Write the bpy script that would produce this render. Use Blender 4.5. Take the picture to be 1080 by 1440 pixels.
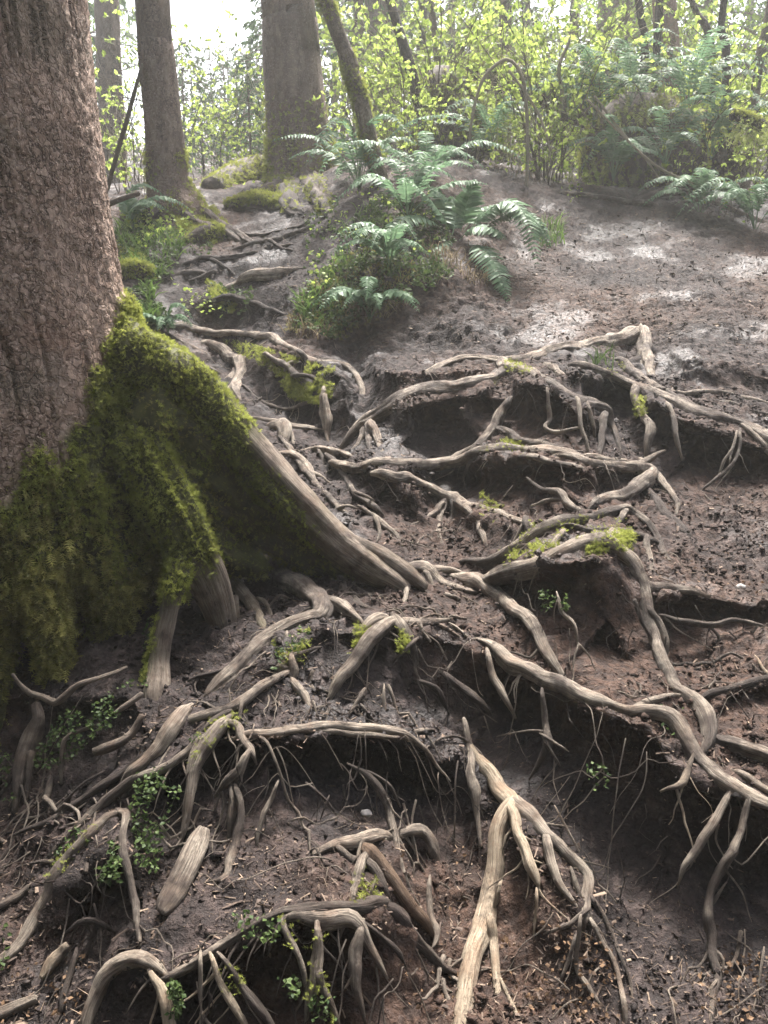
import bpy, math, zlib
import numpy as np
from mathutils import Vector, Matrix

for o in list(bpy.data.objects):
    bpy.data.objects.remove(o, do_unlink=True)
scene = bpy.context.scene
COL = scene.collection
rad = math.radians

# ------------------------------------------------------------------ camera, light, exposure
CAM_Z = 1.5
PITCH = rad(-14.0)
FPX = 720.0 / math.tan(rad(61.6 / 2))          # focal length in photo pixels (photo 1080 x 1440)
cam_data = bpy.data.cameras.new('camera')
cam_data.sensor_fit = 'VERTICAL'
cam_data.angle = rad(61.6)
cam_data.clip_start = 0.05
cam_data.clip_end = 900
cam = bpy.data.objects.new('camera', cam_data)
cam.location = (0, 0, CAM_Z)
cam.rotation_euler = (rad(90) + PITCH, 0, 0)
COL.objects.link(cam)
scene.camera = cam

SUN_EL, SUN_AZ = rad(62), rad(13)              # azimuth from +Y towards +X; the light comes down over the hill
world = bpy.data.worlds.new('World')
scene.world = world
world.use_nodes = True
wn = world.node_tree
wn.nodes.clear()
sky = wn.nodes.new('ShaderNodeTexSky')
sky.sky_type = 'NISHITA'
sky.sun_disc = False
sky.sun_elevation = SUN_EL
sky.sun_rotation = SUN_AZ
sky.air_density = 1.0
sky.dust_density = 6.0
sky.ozone_density = 1.0
bg = wn.nodes.new('ShaderNodeBackground')
bg.inputs['Strength'].default_value = 0.05
wo = wn.nodes.new('ShaderNodeOutputWorld')
wn.links.new(sky.outputs[0], bg.inputs['Color'])
wn.links.new(bg.outputs[0], wo.inputs['Surface'])

sun_d = bpy.data.lights.new('sun', 'SUN')
sun_d.energy = 1.5
sun_d.angle = rad(11)
sun_d.color = (1.0, 0.975, 0.945)
sun = bpy.data.objects.new('sun', sun_d)
sdir = Vector((math.sin(SUN_AZ) * math.cos(SUN_EL), math.cos(SUN_AZ) * math.cos(SUN_EL), math.sin(SUN_EL)))
sun.rotation_euler = sdir.to_track_quat('Z', 'Y').to_euler()
sun.location = (0, 0, 12)
COL.objects.link(sun)

scene.view_settings.view_transform = 'Standard'
scene.view_settings.look = 'None'
scene.view_settings.gamma = 1
scene.view_settings.use_curve_mapping = False
scene.view_settings.exposure = 3.58
scene.render.engine = 'CYCLES'
scene.cycles.use_denoising = True
scene.cycles.max_bounces = 6
scene.cycles.volume_bounces = 1
scene.cycles.transparent_max_bounces = 8

# ------------------------------------------------------------------ numeric helpers
RNG = np.random.default_rng(7)
_perm = np.random.default_rng(3).permutation(256)
_perm = np.concatenate([_perm, _perm, _perm])
_g = np.random.default_rng(5).normal(size=(256, 3))
_g /= np.linalg.norm(_g, axis=1)[:, None]

def perlin(p):
    p = np.asarray(p, float)
    i = np.floor(p).astype(int)
    f = p - i
    i &= 255
    w = f * f * f * (f * (f * 6 - 15) + 10)
    out = 0
    for dx in (0, 1):
        for dy in (0, 1):
            for dz in (0, 1):
                h = _perm[_perm[_perm[i[:, 0] + dx] + i[:, 1] + dy] + i[:, 2] + dz]
                d = f - np.array([dx, dy, dz])
                wt = (w[:, 0] if dx else 1 - w[:, 0]) * (w[:, 1] if dy else 1 - w[:, 1]) * (w[:, 2] if dz else 1 - w[:, 2])
                out = out + wt * (d * _g[h]).sum(1)
    return out * 1.5

def fbm(p, oct=4, gain=0.5):
    p = np.asarray(p, float)
    a, s, out = 1.0, 1.0, 0
    for k in range(oct):
        out = out + a * perlin(p * s + 17.3 * k)
        a *= gain
        s *= 2.03
    return out

def worley2(x, y):
    """distance to the nearest feature point, to the edge, and a random number for the cell"""
    xi, yi = np.floor(x).astype(int), np.floor(y).astype(int)
    b1 = np.full(x.shape, 9.0); b2 = np.full(x.shape, 9.0); idn = np.zeros(x.shape)
    for dx in (-1, 0, 1):
        for dy in (-1, 0, 1):
            cx, cy = (xi + dx) & 255, (yi + dy) & 255
            h = _perm[_perm[cx] + cy]
            h2 = _perm[h + 7]
            px, py = xi + dx + h / 255.0, yi + dy + h2 / 255.0
            d = np.hypot(px - x, py - y)
            new = d < b1
            b2 = np.where(new, b1, np.minimum(b2, d))
            idn = np.where(new, _perm[h2 + 3] / 255.0, idn)
            b1 = np.where(new, d, b1)
    return b1, b2 - b1, idn

def sstep(a, b, x):
    t = np.clip((x - a) / (b - a), 0, 1)
    return t * t * (3 - 2 * t)

def blur(a, s, axes=(0, 1)):
    r = max(1, int(3 * s))
    k = np.exp(-0.5 * (np.arange(-r, r + 1) / s) ** 2)
    k /= k.sum()
    for ax in axes:
        pad = [(0, 0)] * a.ndim
        pad[ax] = (r, r)
        b = np.pad(a, pad, mode='edge')
        n = a.shape[ax]
        a = sum(k[j] * np.take(b, np.arange(j, j + n), axis=ax) for j in range(2 * r + 1))
    return a

def in_poly(px, py, poly):
    inside = np.zeros(px.shape, bool)
    n = len(poly)
    for i in range(n):
        x1, y1 = poly[i]
        x2, y2 = poly[(i + 1) % n]
        c = (y1 > py) != (y2 > py)
        if y1 != y2:
            inside ^= c & (px < (x2 - x1) * (py - y1) / (y2 - y1) + x1)
    return inside

def P(s):
    """'u,v,w u,v,w ...' -> array"""
    return [tuple(float(q) for q in t.split(',')) for t in s.split()]

# ------------------------------------------------------------------ mesh helpers
def mesh_np(name, verts, faces, mat=None, attrs=None, smooth=True, parent=None, link=True):
    """faces: list of int arrays (n x 3 or n x 4). attrs: {name: (type, array)} on points"""
    verts = np.ascontiguousarray(verts, dtype=np.float32)
    if not isinstance(faces, (list, tuple)):
        faces = [faces]
    faces = [np.asarray(f, np.int32) for f in faces if len(f)]
    me = bpy.data.meshes.new(name)
    me.vertices.add(len(verts))
    me.vertices.foreach_set('co', verts.ravel())
    nl = sum(f.size for f in faces)
    npol = sum(len(f) for f in faces)
    me.loops.add(nl)
    me.polygons.add(npol)
    me.loops.foreach_set('vertex_index', np.concatenate([f.ravel() for f in faces]))
    tot = np.concatenate([np.full(len(f), f.shape[1], np.int32) for f in faces])
    st = np.concatenate([[0], np.cumsum(tot)[:-1]]).astype(np.int32)
    me.polygons.foreach_set('loop_start', st)
    me.polygons.foreach_set('loop_total', tot)
    me.polygons.foreach_set('use_smooth', np.full(npol, smooth))
    for k, (ty, arr) in (attrs or {}).items():
        at = me.attributes.new(k, ty, 'POINT')
        key = 'vector' if ty == 'FLOAT_VECTOR' else 'value'
        at.data.foreach_set(key, np.ascontiguousarray(arr, dtype=np.float32).ravel())
    me.update(calc_edges=True)
    me.validate()
    if mat:
        me.materials.append(mat)
    o = bpy.data.objects.new(name, me)
    if link:
        COL.objects.link(o)
    if parent is not None:
        o.parent = parent
        o.matrix_parent_inverse = Matrix.Identity(4)
    return o

def tag(o, label=None, cat=None, group=None, kind=None):
    if label: o['label'] = label
    if cat: o['category'] = cat
    if group: o['group'] = group
    if kind or cat: o['kind'] = kind or 'thing'
    return o

def empty(name, loc):
    o = bpy.data.objects.new(name, None)
    o.location = loc
    o.empty_display_size = 0.1
    COL.objects.link(o)
    return o

def under(child, parent):
    """parent a mesh made in world coordinates to an object standing at its own place"""
    child.parent = parent
    child.matrix_parent_inverse = Matrix.Translation(parent.location).inverted()
    return child

def copy_tree(o, parent=None):
    c = o.copy()
    COL.objects.link(c)
    if parent is not None:
        c.parent = parent
        c.matrix_parent_inverse = o.matrix_parent_inverse.copy()
    for ch in o.children:
        copy_tree(ch, c)
    return c

def rescale(a, n):
    a = np.asarray(a, float)
    t = np.linspace(0, len(a) - 1, n)
    i = np.clip(t.astype(int), 0, len(a) - 2)
    f = (t - i)[:, None]
    return a[i] * (1 - f) + a[i + 1] * f

def catmull(pts, step):
    """pts n x k (xyz + radius ...). resample smoothly about every `step` metres"""
    pts = np.asarray(pts, float)
    if len(pts) == 2:
        pts = np.vstack([pts[0], pts.mean(0), pts[1]])
    ext = np.vstack([2 * pts[0] - pts[1], pts, 2 * pts[-1] - pts[-2]])
    out = []
    for i in range(1, len(ext) - 2):
        p0, p1, p2, p3 = ext[i - 1:i + 3]
        n = max(2, int(np.linalg.norm(p2[:3] - p1[:3]) / step))
        t = (np.arange(n) / n)[:, None]
        out.append(0.5 * (2 * p1 + (p2 - p0) * t + (2 * p0 - 5 * p1 + 4 * p2 - p3) * t ** 2 + (3 * p1 - p0 - 3 * p2 + p3) * t ** 3))
    out.append(ext[-2][None])
    out = np.vstack(out)
    lo, hi = pts[:, 3].min(), pts[:, 3].max()
    out[:, 3] = np.clip(out[:, 3], lo * 0.8, hi * 1.05)
    return out

def tube_arrays(pts, sides=10, rough=0.16, ridge=0.10, wob=0.25, step=None, seed=0, cap=True, flat=None):
    """a bark-covered tube along pts (x, y, z, r): verts, quads, tris, grain attribute"""
    pts = np.asarray(pts, float)
    rmean = pts[:, 3].mean()
    c = catmull(pts, step or max(0.010, 0.55 * rmean))
    n = len(c)
    s = np.concatenate([[0], np.cumsum(np.linalg.norm(np.diff(c[:, :3], axis=0), axis=1))])
    sd = seed * 7.77
    if wob:
        q = np.stack([s / (5.0 * rmean + 0.03), np.full(n, sd), np.zeros(n)], 1)
        for k in range(3):
            c[:, k] += wob * c[:, 3] * perlin(q + 31.1 * (k + 1))
    tg = np.gradient(c[:, :3], axis=0)
    tg /= np.linalg.norm(tg, axis=1)[:, None] + 1e-9
    nrm = np.zeros((n, 3))
    a = np.array([0, 0, 1.0]) if abs(tg[0][2]) < 0.9 else np.array([0, -1.0, 0])
    v = a - tg[0] * a.dot(tg[0])
    nrm[0] = v / np.linalg.norm(v)
    for i in range(1, n):
        v = nrm[i - 1] - tg[i] * nrm[i - 1].dot(tg[i])
        nrm[i] = v / (np.linalg.norm(v) + 1e-9)
    bn = np.cross(tg, nrm)
    th = np.linspace(0, 2 * math.pi, sides, endpoint=False)
    T, S = np.meshgrid(th, s)
    r = np.repeat(c[:, 3][:, None], sides, 1)
    cs, sn = np.cos(T), np.sin(T)
    q = np.stack([cs.ravel() * 1.1, sn.ravel() * 1.1, (S / (4.5 * rmean + 0.02)).ravel() + sd], 1)
    lump = fbm(q, 3).reshape(n, sides)
    q2 = np.stack([cs.ravel() * 2.6, sn.ravel() * 2.6, (S / (16 * rmean + 0.05)).ravel() + sd + 50], 1)
    rid = perlin(q2).reshape(n, sides)
    q3 = np.stack([cs.ravel() * 3.2, sn.ravel() * 3.2, (S / (1.6 * rmean + 0.01)).ravel() + sd], 1)
    knob = perlin(q3).reshape(n, sides)
    r = r * (1 + rough * lump + ridge * 2 * rid + rough * .30 * knob)
    if flat is not None:
        fl = flat
    pos = c[:, None, :3] + r[..., None] * (cs[..., None] * nrm[:, None] + sn[..., None] * bn[:, None])
    V = pos.reshape(-1, 3)
    G = np.stack([(cs * 0.9).ravel(), (sn * 0.9).ravel(), (S * 2.2).ravel() + sd], 1)
    i, j = np.meshgrid(np.arange(n - 1), np.arange(sides), indexing='ij')
    j2 = (j + 1) % sides
    Q = np.stack([i * sides + j, i * sides + j2, (i + 1) * sides + j2, (i + 1) * sides + j], -1).reshape(-1, 4)
    Tt = np.zeros((0, 3), int)
    if cap:
        k0, k1 = len(V), len(V) + 1
        V = np.vstack([V, c[0, :3] - tg[0] * c[0, 3] * 0.5, c[-1, :3] + tg[-1] * c[-1, 3] * 0.6])
        G = np.vstack([G, [[0, 0, sd]], [[0, 0, s[-1] * 2.2 + sd]]])
        a = np.arange(sides)
        b = (a + 1) % sides
        Tt = np.vstack([np.stack([b, a, np.full(sides, k0)], 1), np.stack([(n - 1) * sides + a, (n - 1) * sides + b, np.full(sides, k1)], 1)])
    return V, Q, Tt, G

def merge(chunks):
    V, Q, T, G = [], [], [], []
    k = 0
    for v, q, t, g in chunks:
        V.append(v); G.append(g)
        if len(q): Q.append(np.asarray(q) + k)
        if len(t): T.append(np.asarray(t) + k)
        k += len(v)
    return np.vstack(V), ([np.vstack(Q)] if Q else []) + ([np.vstack(T)] if T else []), np.vstack(G)

def tube_obj(name, chunks, mat, parent=None):
    V, F, G = merge(chunks)
    return mesh_np(name, V, F, mat, {'grain': ('FLOAT_VECTOR', G)}, parent=parent)

# ------------------------------------------------------------------ rays of the photograph
CP, SP = math.cos(PITCH), math.sin(PITCH)
def ray(u, v):
    """direction with y component 1 for photo pixel(s)"""
    xc = (np.asarray(u, float) - 540) / FPX
    yc = (720 - np.asarray(v, float)) / FPX
    dy = CP - SP * yc
    return xc / dy, (SP + CP * yc) / dy
# ------------------------------------------------------------------ the slope: treads, risers, gully, path
RISERS = [   # outline in the photograph, steepness in degrees, hollowing
    ("275,478 400,490 478,522 508,565 500,605 460,612 380,565 345,545 340,500", 52, .4),
    ("505,522 600,528 690,516 700,530 640,542 560,560 522,590 514,548", 62, .6),
    ("525,605 560,575 640,562 692,548 708,585 690,612 655,636 560,634 540,622", 66, 1),
    ("716,540 765,545 850,590 868,632 800,634 740,622 704,606 716,572", 66, 1),
    ("770,530 825,527 890,553 960,590 1080,635 1180,660 1180,690 1000,692 930,682 905,640 890,600 830,560", 68, 1),
    ("930,500 1020,508 1070,525 1150,540 1150,560 1020,555 950,550", 48, .4),
    ("485,668 600,668 700,648 800,658 890,672 896,690 842,716 830,725 740,708 690,716 620,688 560,680 520,728 500,710", 66, 1),
    ("540,690 612,705 610,745 570,742 530,725", 60, .7),
    ("640,722 690,735 730,748 700,772 655,752", 55, .5),
    ("690,826 780,797 858,790 888,838 903,900 928,955 900,950 850,950 790,955 757,905 730,862", 70, 1),
    ("910,846 1000,846 1080,858 1180,865 1180,880 1000,905 940,930 922,890", 62, .8),
    ("690,932 790,990 870,1020 930,1046 985,1112 1080,1148 1200,1170 1200,1340 1000,1340 900,1310 860,1250 800,1190 740,1110 690,1060 660,1010", 61, 1),
    ("1000,992 1080,972 1180,965 1180,1000 1080,1015 1010,1022", 58, .7),
    ("540,892 600,890 690,925 662,1000 620,1012 560,1004 480,985 470,945 500,915", 56, .4),
    ("350,1052 480,1046 590,1052 622,1085 640,1150 560,1160 510,1135 480,1142 400,1162 330,1185 312,1150 345,1090", 70, 1),
    ("275,1066 328,1046 340,1085 320,1120 270,1152 250,1185 200,1175 180,1125", 64, 1),
    ("640,1050 690,1105 665,1200 620,1200 600,1150", 54, .4),
    ("700,1150 790,1230 850,1330 870,1420 740,1420 700,1300", 48, .4),
    ("160,1400 240,1392 330,1347 430,1306 530,1296 565,1335 585,1420 570,1560 160,1560", 63, .9),
    ("560,1196 606,1190 622,1226 560,1226", 50, .4),
    ("100,1245 190,1185 192,1300 100,1335 50,1350", 60, .7),
    ("-200,985 30,985 200,985 205,1040 150,1090 60,1085 -200,1100", 50, .5),
    ("305,985 440,892 520,892 478,975 400,966 340,992", 50, .4),
    ("262,380 300,374 340,368 380,350 440,332 440,346 380,366 340,384 300,392 262,396", 46, .3),
    ("285,436 320,428 350,432 410,452 405,466 350,452 315,446 285,450", 46, .3),
    # the wall of the gully and the fern bank
    ("395,470 440,400 500,350 560,330 640,385 700,405 560,462 480,496", 50, .2),
    ("335,412 425,392 425,440 335,452", 56, .2),
    ("225,450 300,408 330,440 300,452", 50, .2),
    ("560,470 640,455 700,470 690,490 600,492", 40, .2),
]
du = 4.0
LU = np.arange(-420, 1501, du)
LV = np.arange(1720, -80, -du)
UU, VV = np.meshgrid(LU, LV)
slope = np.full(UU.shape, np.nan)
hollow = np.zeros(UU.shape)
riser = np.zeros(UU.shape)
sang = np.zeros(UU.shape)
for s, a, h in RISERS:
    m = in_poly(UU, VV, P(s))
    riser[m] = 1
    sang[m] = a
    hollow[m] = np.maximum(hollow[m], h)
rb = blur(riser, 1.3)
sang = np.where(rb > 1e-3, blur(sang, 1.3) / np.maximum(rb, 1e-3), 0)
rw = sstep(0.25, 0.8, rb)
hollow_b = blur(hollow, 2.2) ** 1.6

def region_tan(u, v):
    """tangent of the plain ground above the root steps"""
    t = np.full(u.shape, 0.36)
    for poly, val in (("395,480 440,380 470,235 640,225 800,280 780,340 700,420 640,455 520,480", .62),
                      ("120,480 120,280 250,270 255,330 235,400 230,470", .50),
                      ("240,470 300,330 300,250 440,250 440,330 400,470", .28)):
        t[in_poly(u, v, P(poly))] = val
    return blur(t, 5)
RT = region_tan(UU, VV)
SKY_U = [-420, 160, 250, 300, 430, 470, 640, 780, 1080, 1500]
SKY_V = [300, 285, 268, 258, 262, 236, 230, 262, 272, 280]
vh = np.interp(LU, SKY_U, SKY_V)
wob = 26 * perlin(np.stack([UU.ravel() / 170, VV.ravel() / 130, np.zeros(UU.size)], 1)).reshape(UU.shape)

def march(alpha, upto=None):
    """walk up every column of the view and integrate the slope"""
    _, t0 = ray(LU, np.full(LU.shape, LV[0]))
    Y = -CAM_Z / t0
    Z = Y * t0
    Ys, Zs = [Y], [Z]
    for k in range(1, len(LV)):
        v = LV[k]
        _, t = ray(LU, np.full(LU.shape, v))
        base = np.tan(rad(1) * (alpha + wob[k] * 0.25))
        w = sstep(455, 510, np.full(LU.shape, v))
        plain = w * base + (1 - w) * RT[k]
        ts = plain * (1 - rw[k]) + np.tan(rad(1) * np.clip(sang[k], 5, 78)) * rw[k]
        above = sstep(-8, 8, vh - v)
        ts = ts * (1 - above) + (t + 0.026) * above
        ts = np.maximum(ts, t + 0.026)
        Y2 = (Z - ts * Y) / (t - ts)
        Y2 = np.clip(Y2, Y, Y * 1.25)
        far_w = float(sstep(540, 440, np.array(v)))
        L = np.log(Y2)
        L = blur(L[None], 0.8 + 1.6 * far_w, (1,))[0]
        wide = blur(L[None], 16, (1,))[0]
        L = L + (0.03 + 0.07 * far_w) * (wide - L)
        Y2 = np.maximum(np.exp(L), Y * 1.0002)
        Y, Z = Y2, Y2 * t
        Ys.append(Y); Zs.append(Z)
        if upto is not None and v <= upto:
            return Y
    return np.array(Ys), np.array(Zs)
lo, hi = np.full(LU.shape, -3.0), np.full(LU.shape, 38.0)
target = np.interp(LU, [-420, 150, 330, 540, 800, 1080, 1500], [4.6, 4.9, 5.3, 4.95, 4.75, 4.75, 4.75])
for _ in range(18):
    mid = (lo + hi) / 2
    far = march(mid, 480) > target      # too far: the treads must be steeper
    lo = np.where(far, mid, lo)
    hi = np.where(far, hi, mid)
alpha = blur(((lo + hi) / 2)[None], 14, (1,))[0]
YY, ZZ = march(alpha)
rx, _ = ray(UU, VV)
XX = rx * YY
ZZ = ZZ + CAM_Z
ok = YY < 60

class Field:
    """scattered heights gathered on a regular grid, holes filled from coarser levels"""
    def __init__(self, x0, x1, y0, y1, h):
        self.x0, self.y0, self.h = x0, y0, h
        self.nx, self.ny = int((x1 - x0) / h) + 1, int((y1 - y0) / h) + 1
    def fill(self, x, y, vals):
        ix = np.round((x - self.x0) / self.h).astype(int)
        iy = np.round((y - self.y0) / self.h).astype(int)
        g = (ix >= 0) & (ix < self.nx) & (iy >= 0) & (iy < self.ny)
        idx = iy[g] * self.nx + ix[g]
        n = np.bincount(idx, minlength=self.nx * self.ny).reshape(self.ny, self.nx).astype(float)
        out = []
        for val in vals:
            s = np.bincount(idx, weights=val[g], minlength=self.nx * self.ny).reshape(self.ny, self.nx)
            out.append(self._pp(s, n))
        return out
    def _pp(self, s, n):
        if n.min() > 0 or min(s.shape) < 3:
            m = s.sum() / max(n.sum(), 1e-9)
            return np.where(n > 0, s / np.maximum(n, 1e-9), m)
        H, W = s.shape
        ps = np.pad(s, ((0, H % 2), (0, W % 2))); pn = np.pad(n, ((0, H % 2), (0, W % 2)))
        w = np.where(pn > 0, 1.0, 0); a = np.where(pn > 0, ps / np.maximum(pn, 1e-9), 0)
        cs = sum(a[i::2, j::2] for i in (0, 1) for j in (0, 1)); cn = sum(w[i::2, j::2] for i in (0, 1) for j in (0, 1))
        c = self._pp(cs, cn)
        yy = np.clip((np.arange(H) - .5) / 2, 0, c.shape[0] - 1); xx = np.clip((np.arange(W) - .5) / 2, 0, c.shape[1] - 1)
        y0 = np.minimum(yy.astype(int), max(c.shape[0] - 2, 0)); x0 = np.minimum(xx.astype(int), max(c.shape[1] - 2, 0))
        y1 = np.minimum(y0 + 1, c.shape[0] - 1); x1 = np.minimum(x0 + 1, c.shape[1] - 1)
        fy = (yy - y0)[:, None]; fx = (xx - x0)[None]
        up = (c[y0][:, x0] * (1 - fy) + c[y1][:, x0] * fy) * (1 - fx) + (c[y0][:, x1] * (1 - fy) + c[y1][:, x1] * fy) * fx
        return np.where(n > 0, s / np.maximum(n, 1e-9), up)
    def get(self, grid, x, y):
        fx = np.clip((x - self.x0) / self.h, 0, self.nx - 1.001); fy = np.clip((y - self.y0) / self.h, 0, self.ny - 1.001)
        i, j = fx.astype(int), fy.astype(int)
        a, b = fx - i, fy - j
        return (grid[j, i] * (1 - a) + grid[j, i + 1] * a) * (1 - b) + (grid[j + 1, i] * (1 - a) + grid[j + 1, i + 1] * a) * b

def dense(a):
    """twice the lattice"""
    b = np.zeros((a.shape[0] * 2 - 1, a.shape[1] * 2 - 1))
    b[::2, ::2] = a
    b[1::2, ::2] = (a[1:] + a[:-1]) / 2
    b[:, 1::2] = (b[:, :-2:2] + b[:, 2::2]) / 2
    return b
dx_, dy_, dz_, dh_, dr_ = (dense(a) for a in (XX, YY, ZZ, hollow_b, rw))
FN = Field(-4.0, 4.0, 0.9, 10.5, 0.02)
sel = (dy_ < 10.8)
fz, fh, fr = FN.fill(dx_[sel], dy_[sel], [dz_[sel], dh_[sel], dr_[sel]])
fz = blur(fz, 0.7)
FC = Field(-45, 45, -8, 60, 0.3)
sel = dy_ < 61
(cz,) = FC.fill(dx_[sel], dy_[sel], [dz_[sel]])
cz = blur(cz, 2.0)

def near_w(x, y):
    return sstep(3.95, 3.2, np.abs(x)) * sstep(0.95, 1.3, y) * sstep(10.4, 9.0, y)
def H(x, y):
    x, y = np.asarray(x, float), np.asarray(y, float)
    w = near_w(x, y)
    return w * FN.get(fz, x, y) + (1 - w) * FC.get(cz, x, y)

STEPS = 1.05 * np.exp(np.linspace(0, math.log(55), 1500))
def cast(u, v):
    """where the line of sight through a photo pixel meets the ground -> distance y"""
    u, v = np.atleast_1d(np.asarray(u, float)), np.atleast_1d(np.asarray(v, float))
    a, b = ray(u, v)
    out = np.zeros(u.shape)
    for k in range(0, len(u), 4000):
        s = slice(k, k + 4000)
        yy = STEPS[None]
        d = CAM_Z + b[s][:, None] * yy - H(a[s][:, None] * yy, np.broadcast_to(yy, (len(a[s]), len(STEPS))))
        hit = d < 0
        i = np.where(hit.any(1), hit.argmax(1), len(STEPS) - 1)
        i = np.maximum(i, 1)
        r = np.arange(len(i))
        d0, d1 = d[r, i - 1], d[r, i]
        f = np.clip(d0 / (d0 - d1 + 1e-9), 0, 1)
        out[s] = STEPS[i - 1] * (1 - f) + STEPS[i] * f
    return out
def on_ground(u, v):
    y = cast(u, v)
    a, b = ray(u, v)
    return np.stack([a * y, y, CAM_Z + b * y], -1)
def at(u, v, y):
    a, b = ray(u, v)
    return np.array([a * y, y, CAM_Z + b * y])

# the sheet itself
def growing(a, b, h, f=1.18, hmax=6):
    out = [a]
    while out[-1] < b:
        h = min(h * f, hmax)
        out.append(out[-1] + h)
    return np.array(out[1:])
xs = np.arange(-3.5, 3.5001, 0.0155)
gx = growing(3.5, 130, 0.02)
xs = np.concatenate([-gx[::-1], xs, gx])
ys = np.concatenate([np.arange(1.1, 5.3, 0.0125), np.arange(5.3, 9.6, 0.028)])
ys = np.concatenate([1.1 - growing(0, 60, 0.03)[::-1], ys, growing(9.6, 200, 0.035)])
GX, GY = np.meshgrid(xs, ys)
gx_, gy_ = GX.ravel(), GY.ravel()
gz_ = H(gx_, gy_)
TV = np.stack([gx_, gy_, gz_], 1)
nyy, nxx = GX.shape
def grid_normals(V):
    G = V.reshape(nyy, nxx, 3)
    a = np.gradient(G, axis=1); b = np.gradient(G, axis=0)
    n = np.cross(a, b)
    return (n / (np.linalg.norm(n, axis=2)[..., None] + 1e-12)).reshape(-1, 3)
N0 = grid_normals(TV)
w_near = near_w(gx_, gy_)
hol = FN.get(fh, gx_, gy_) * w_near
push = N0.copy(); push[:, 2] = np.minimum(push[:, 2], 0) * 0 
TV -= push * (0.19 * hol)[:, None]
N1 = grid_normals(TV)
q = np.stack([gx_, gy_, gz_], 1)
ris = FN.get(fr, gx_, gy_) * w_near
amp = np.where(gy_ < 9, 1.0, sstep(40, 9, gy_))
clod = np.abs(fbm(q * 13, 3)) - 0.25
fine = fbm(q * 42, 3)
track = sstep(0.05, 0.5, perlin(q * np.array([1.6, 1.6, 1.6]) + 9))        # trodden smooth, or broken up
disp = 0.026 * fbm(q * 4.5 + 3, 3) + (0.006 + 0.026 * (1 - 0.7 * track)) * clod + 0.0075 * fine * (1 - 0.3 * track)
streak = perlin(np.stack([gx_ * 16, gy_ * 16, gz_ * 3], 1)) * 0.012 * ris * sstep(.75, .5, N1[:, 2])   # the risers are raked by water
disp = disp * amp + streak
far_roll = 0.35 * fbm(q * 0.25, 3) * sstep(9, 22, gy_) 
TV += N1 * disp[:, None]
TV[:, 2] += far_roll
ii, jj = np.meshgrid(np.arange(nyy - 1), np.arange(nxx - 1), indexing='ij')
TF = np.stack([ii * nxx + jj, ii * nxx + jj + 1, (ii + 1) * nxx + jj + 1, (ii + 1) * nxx + jj], -1).reshape(-1, 4)
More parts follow.
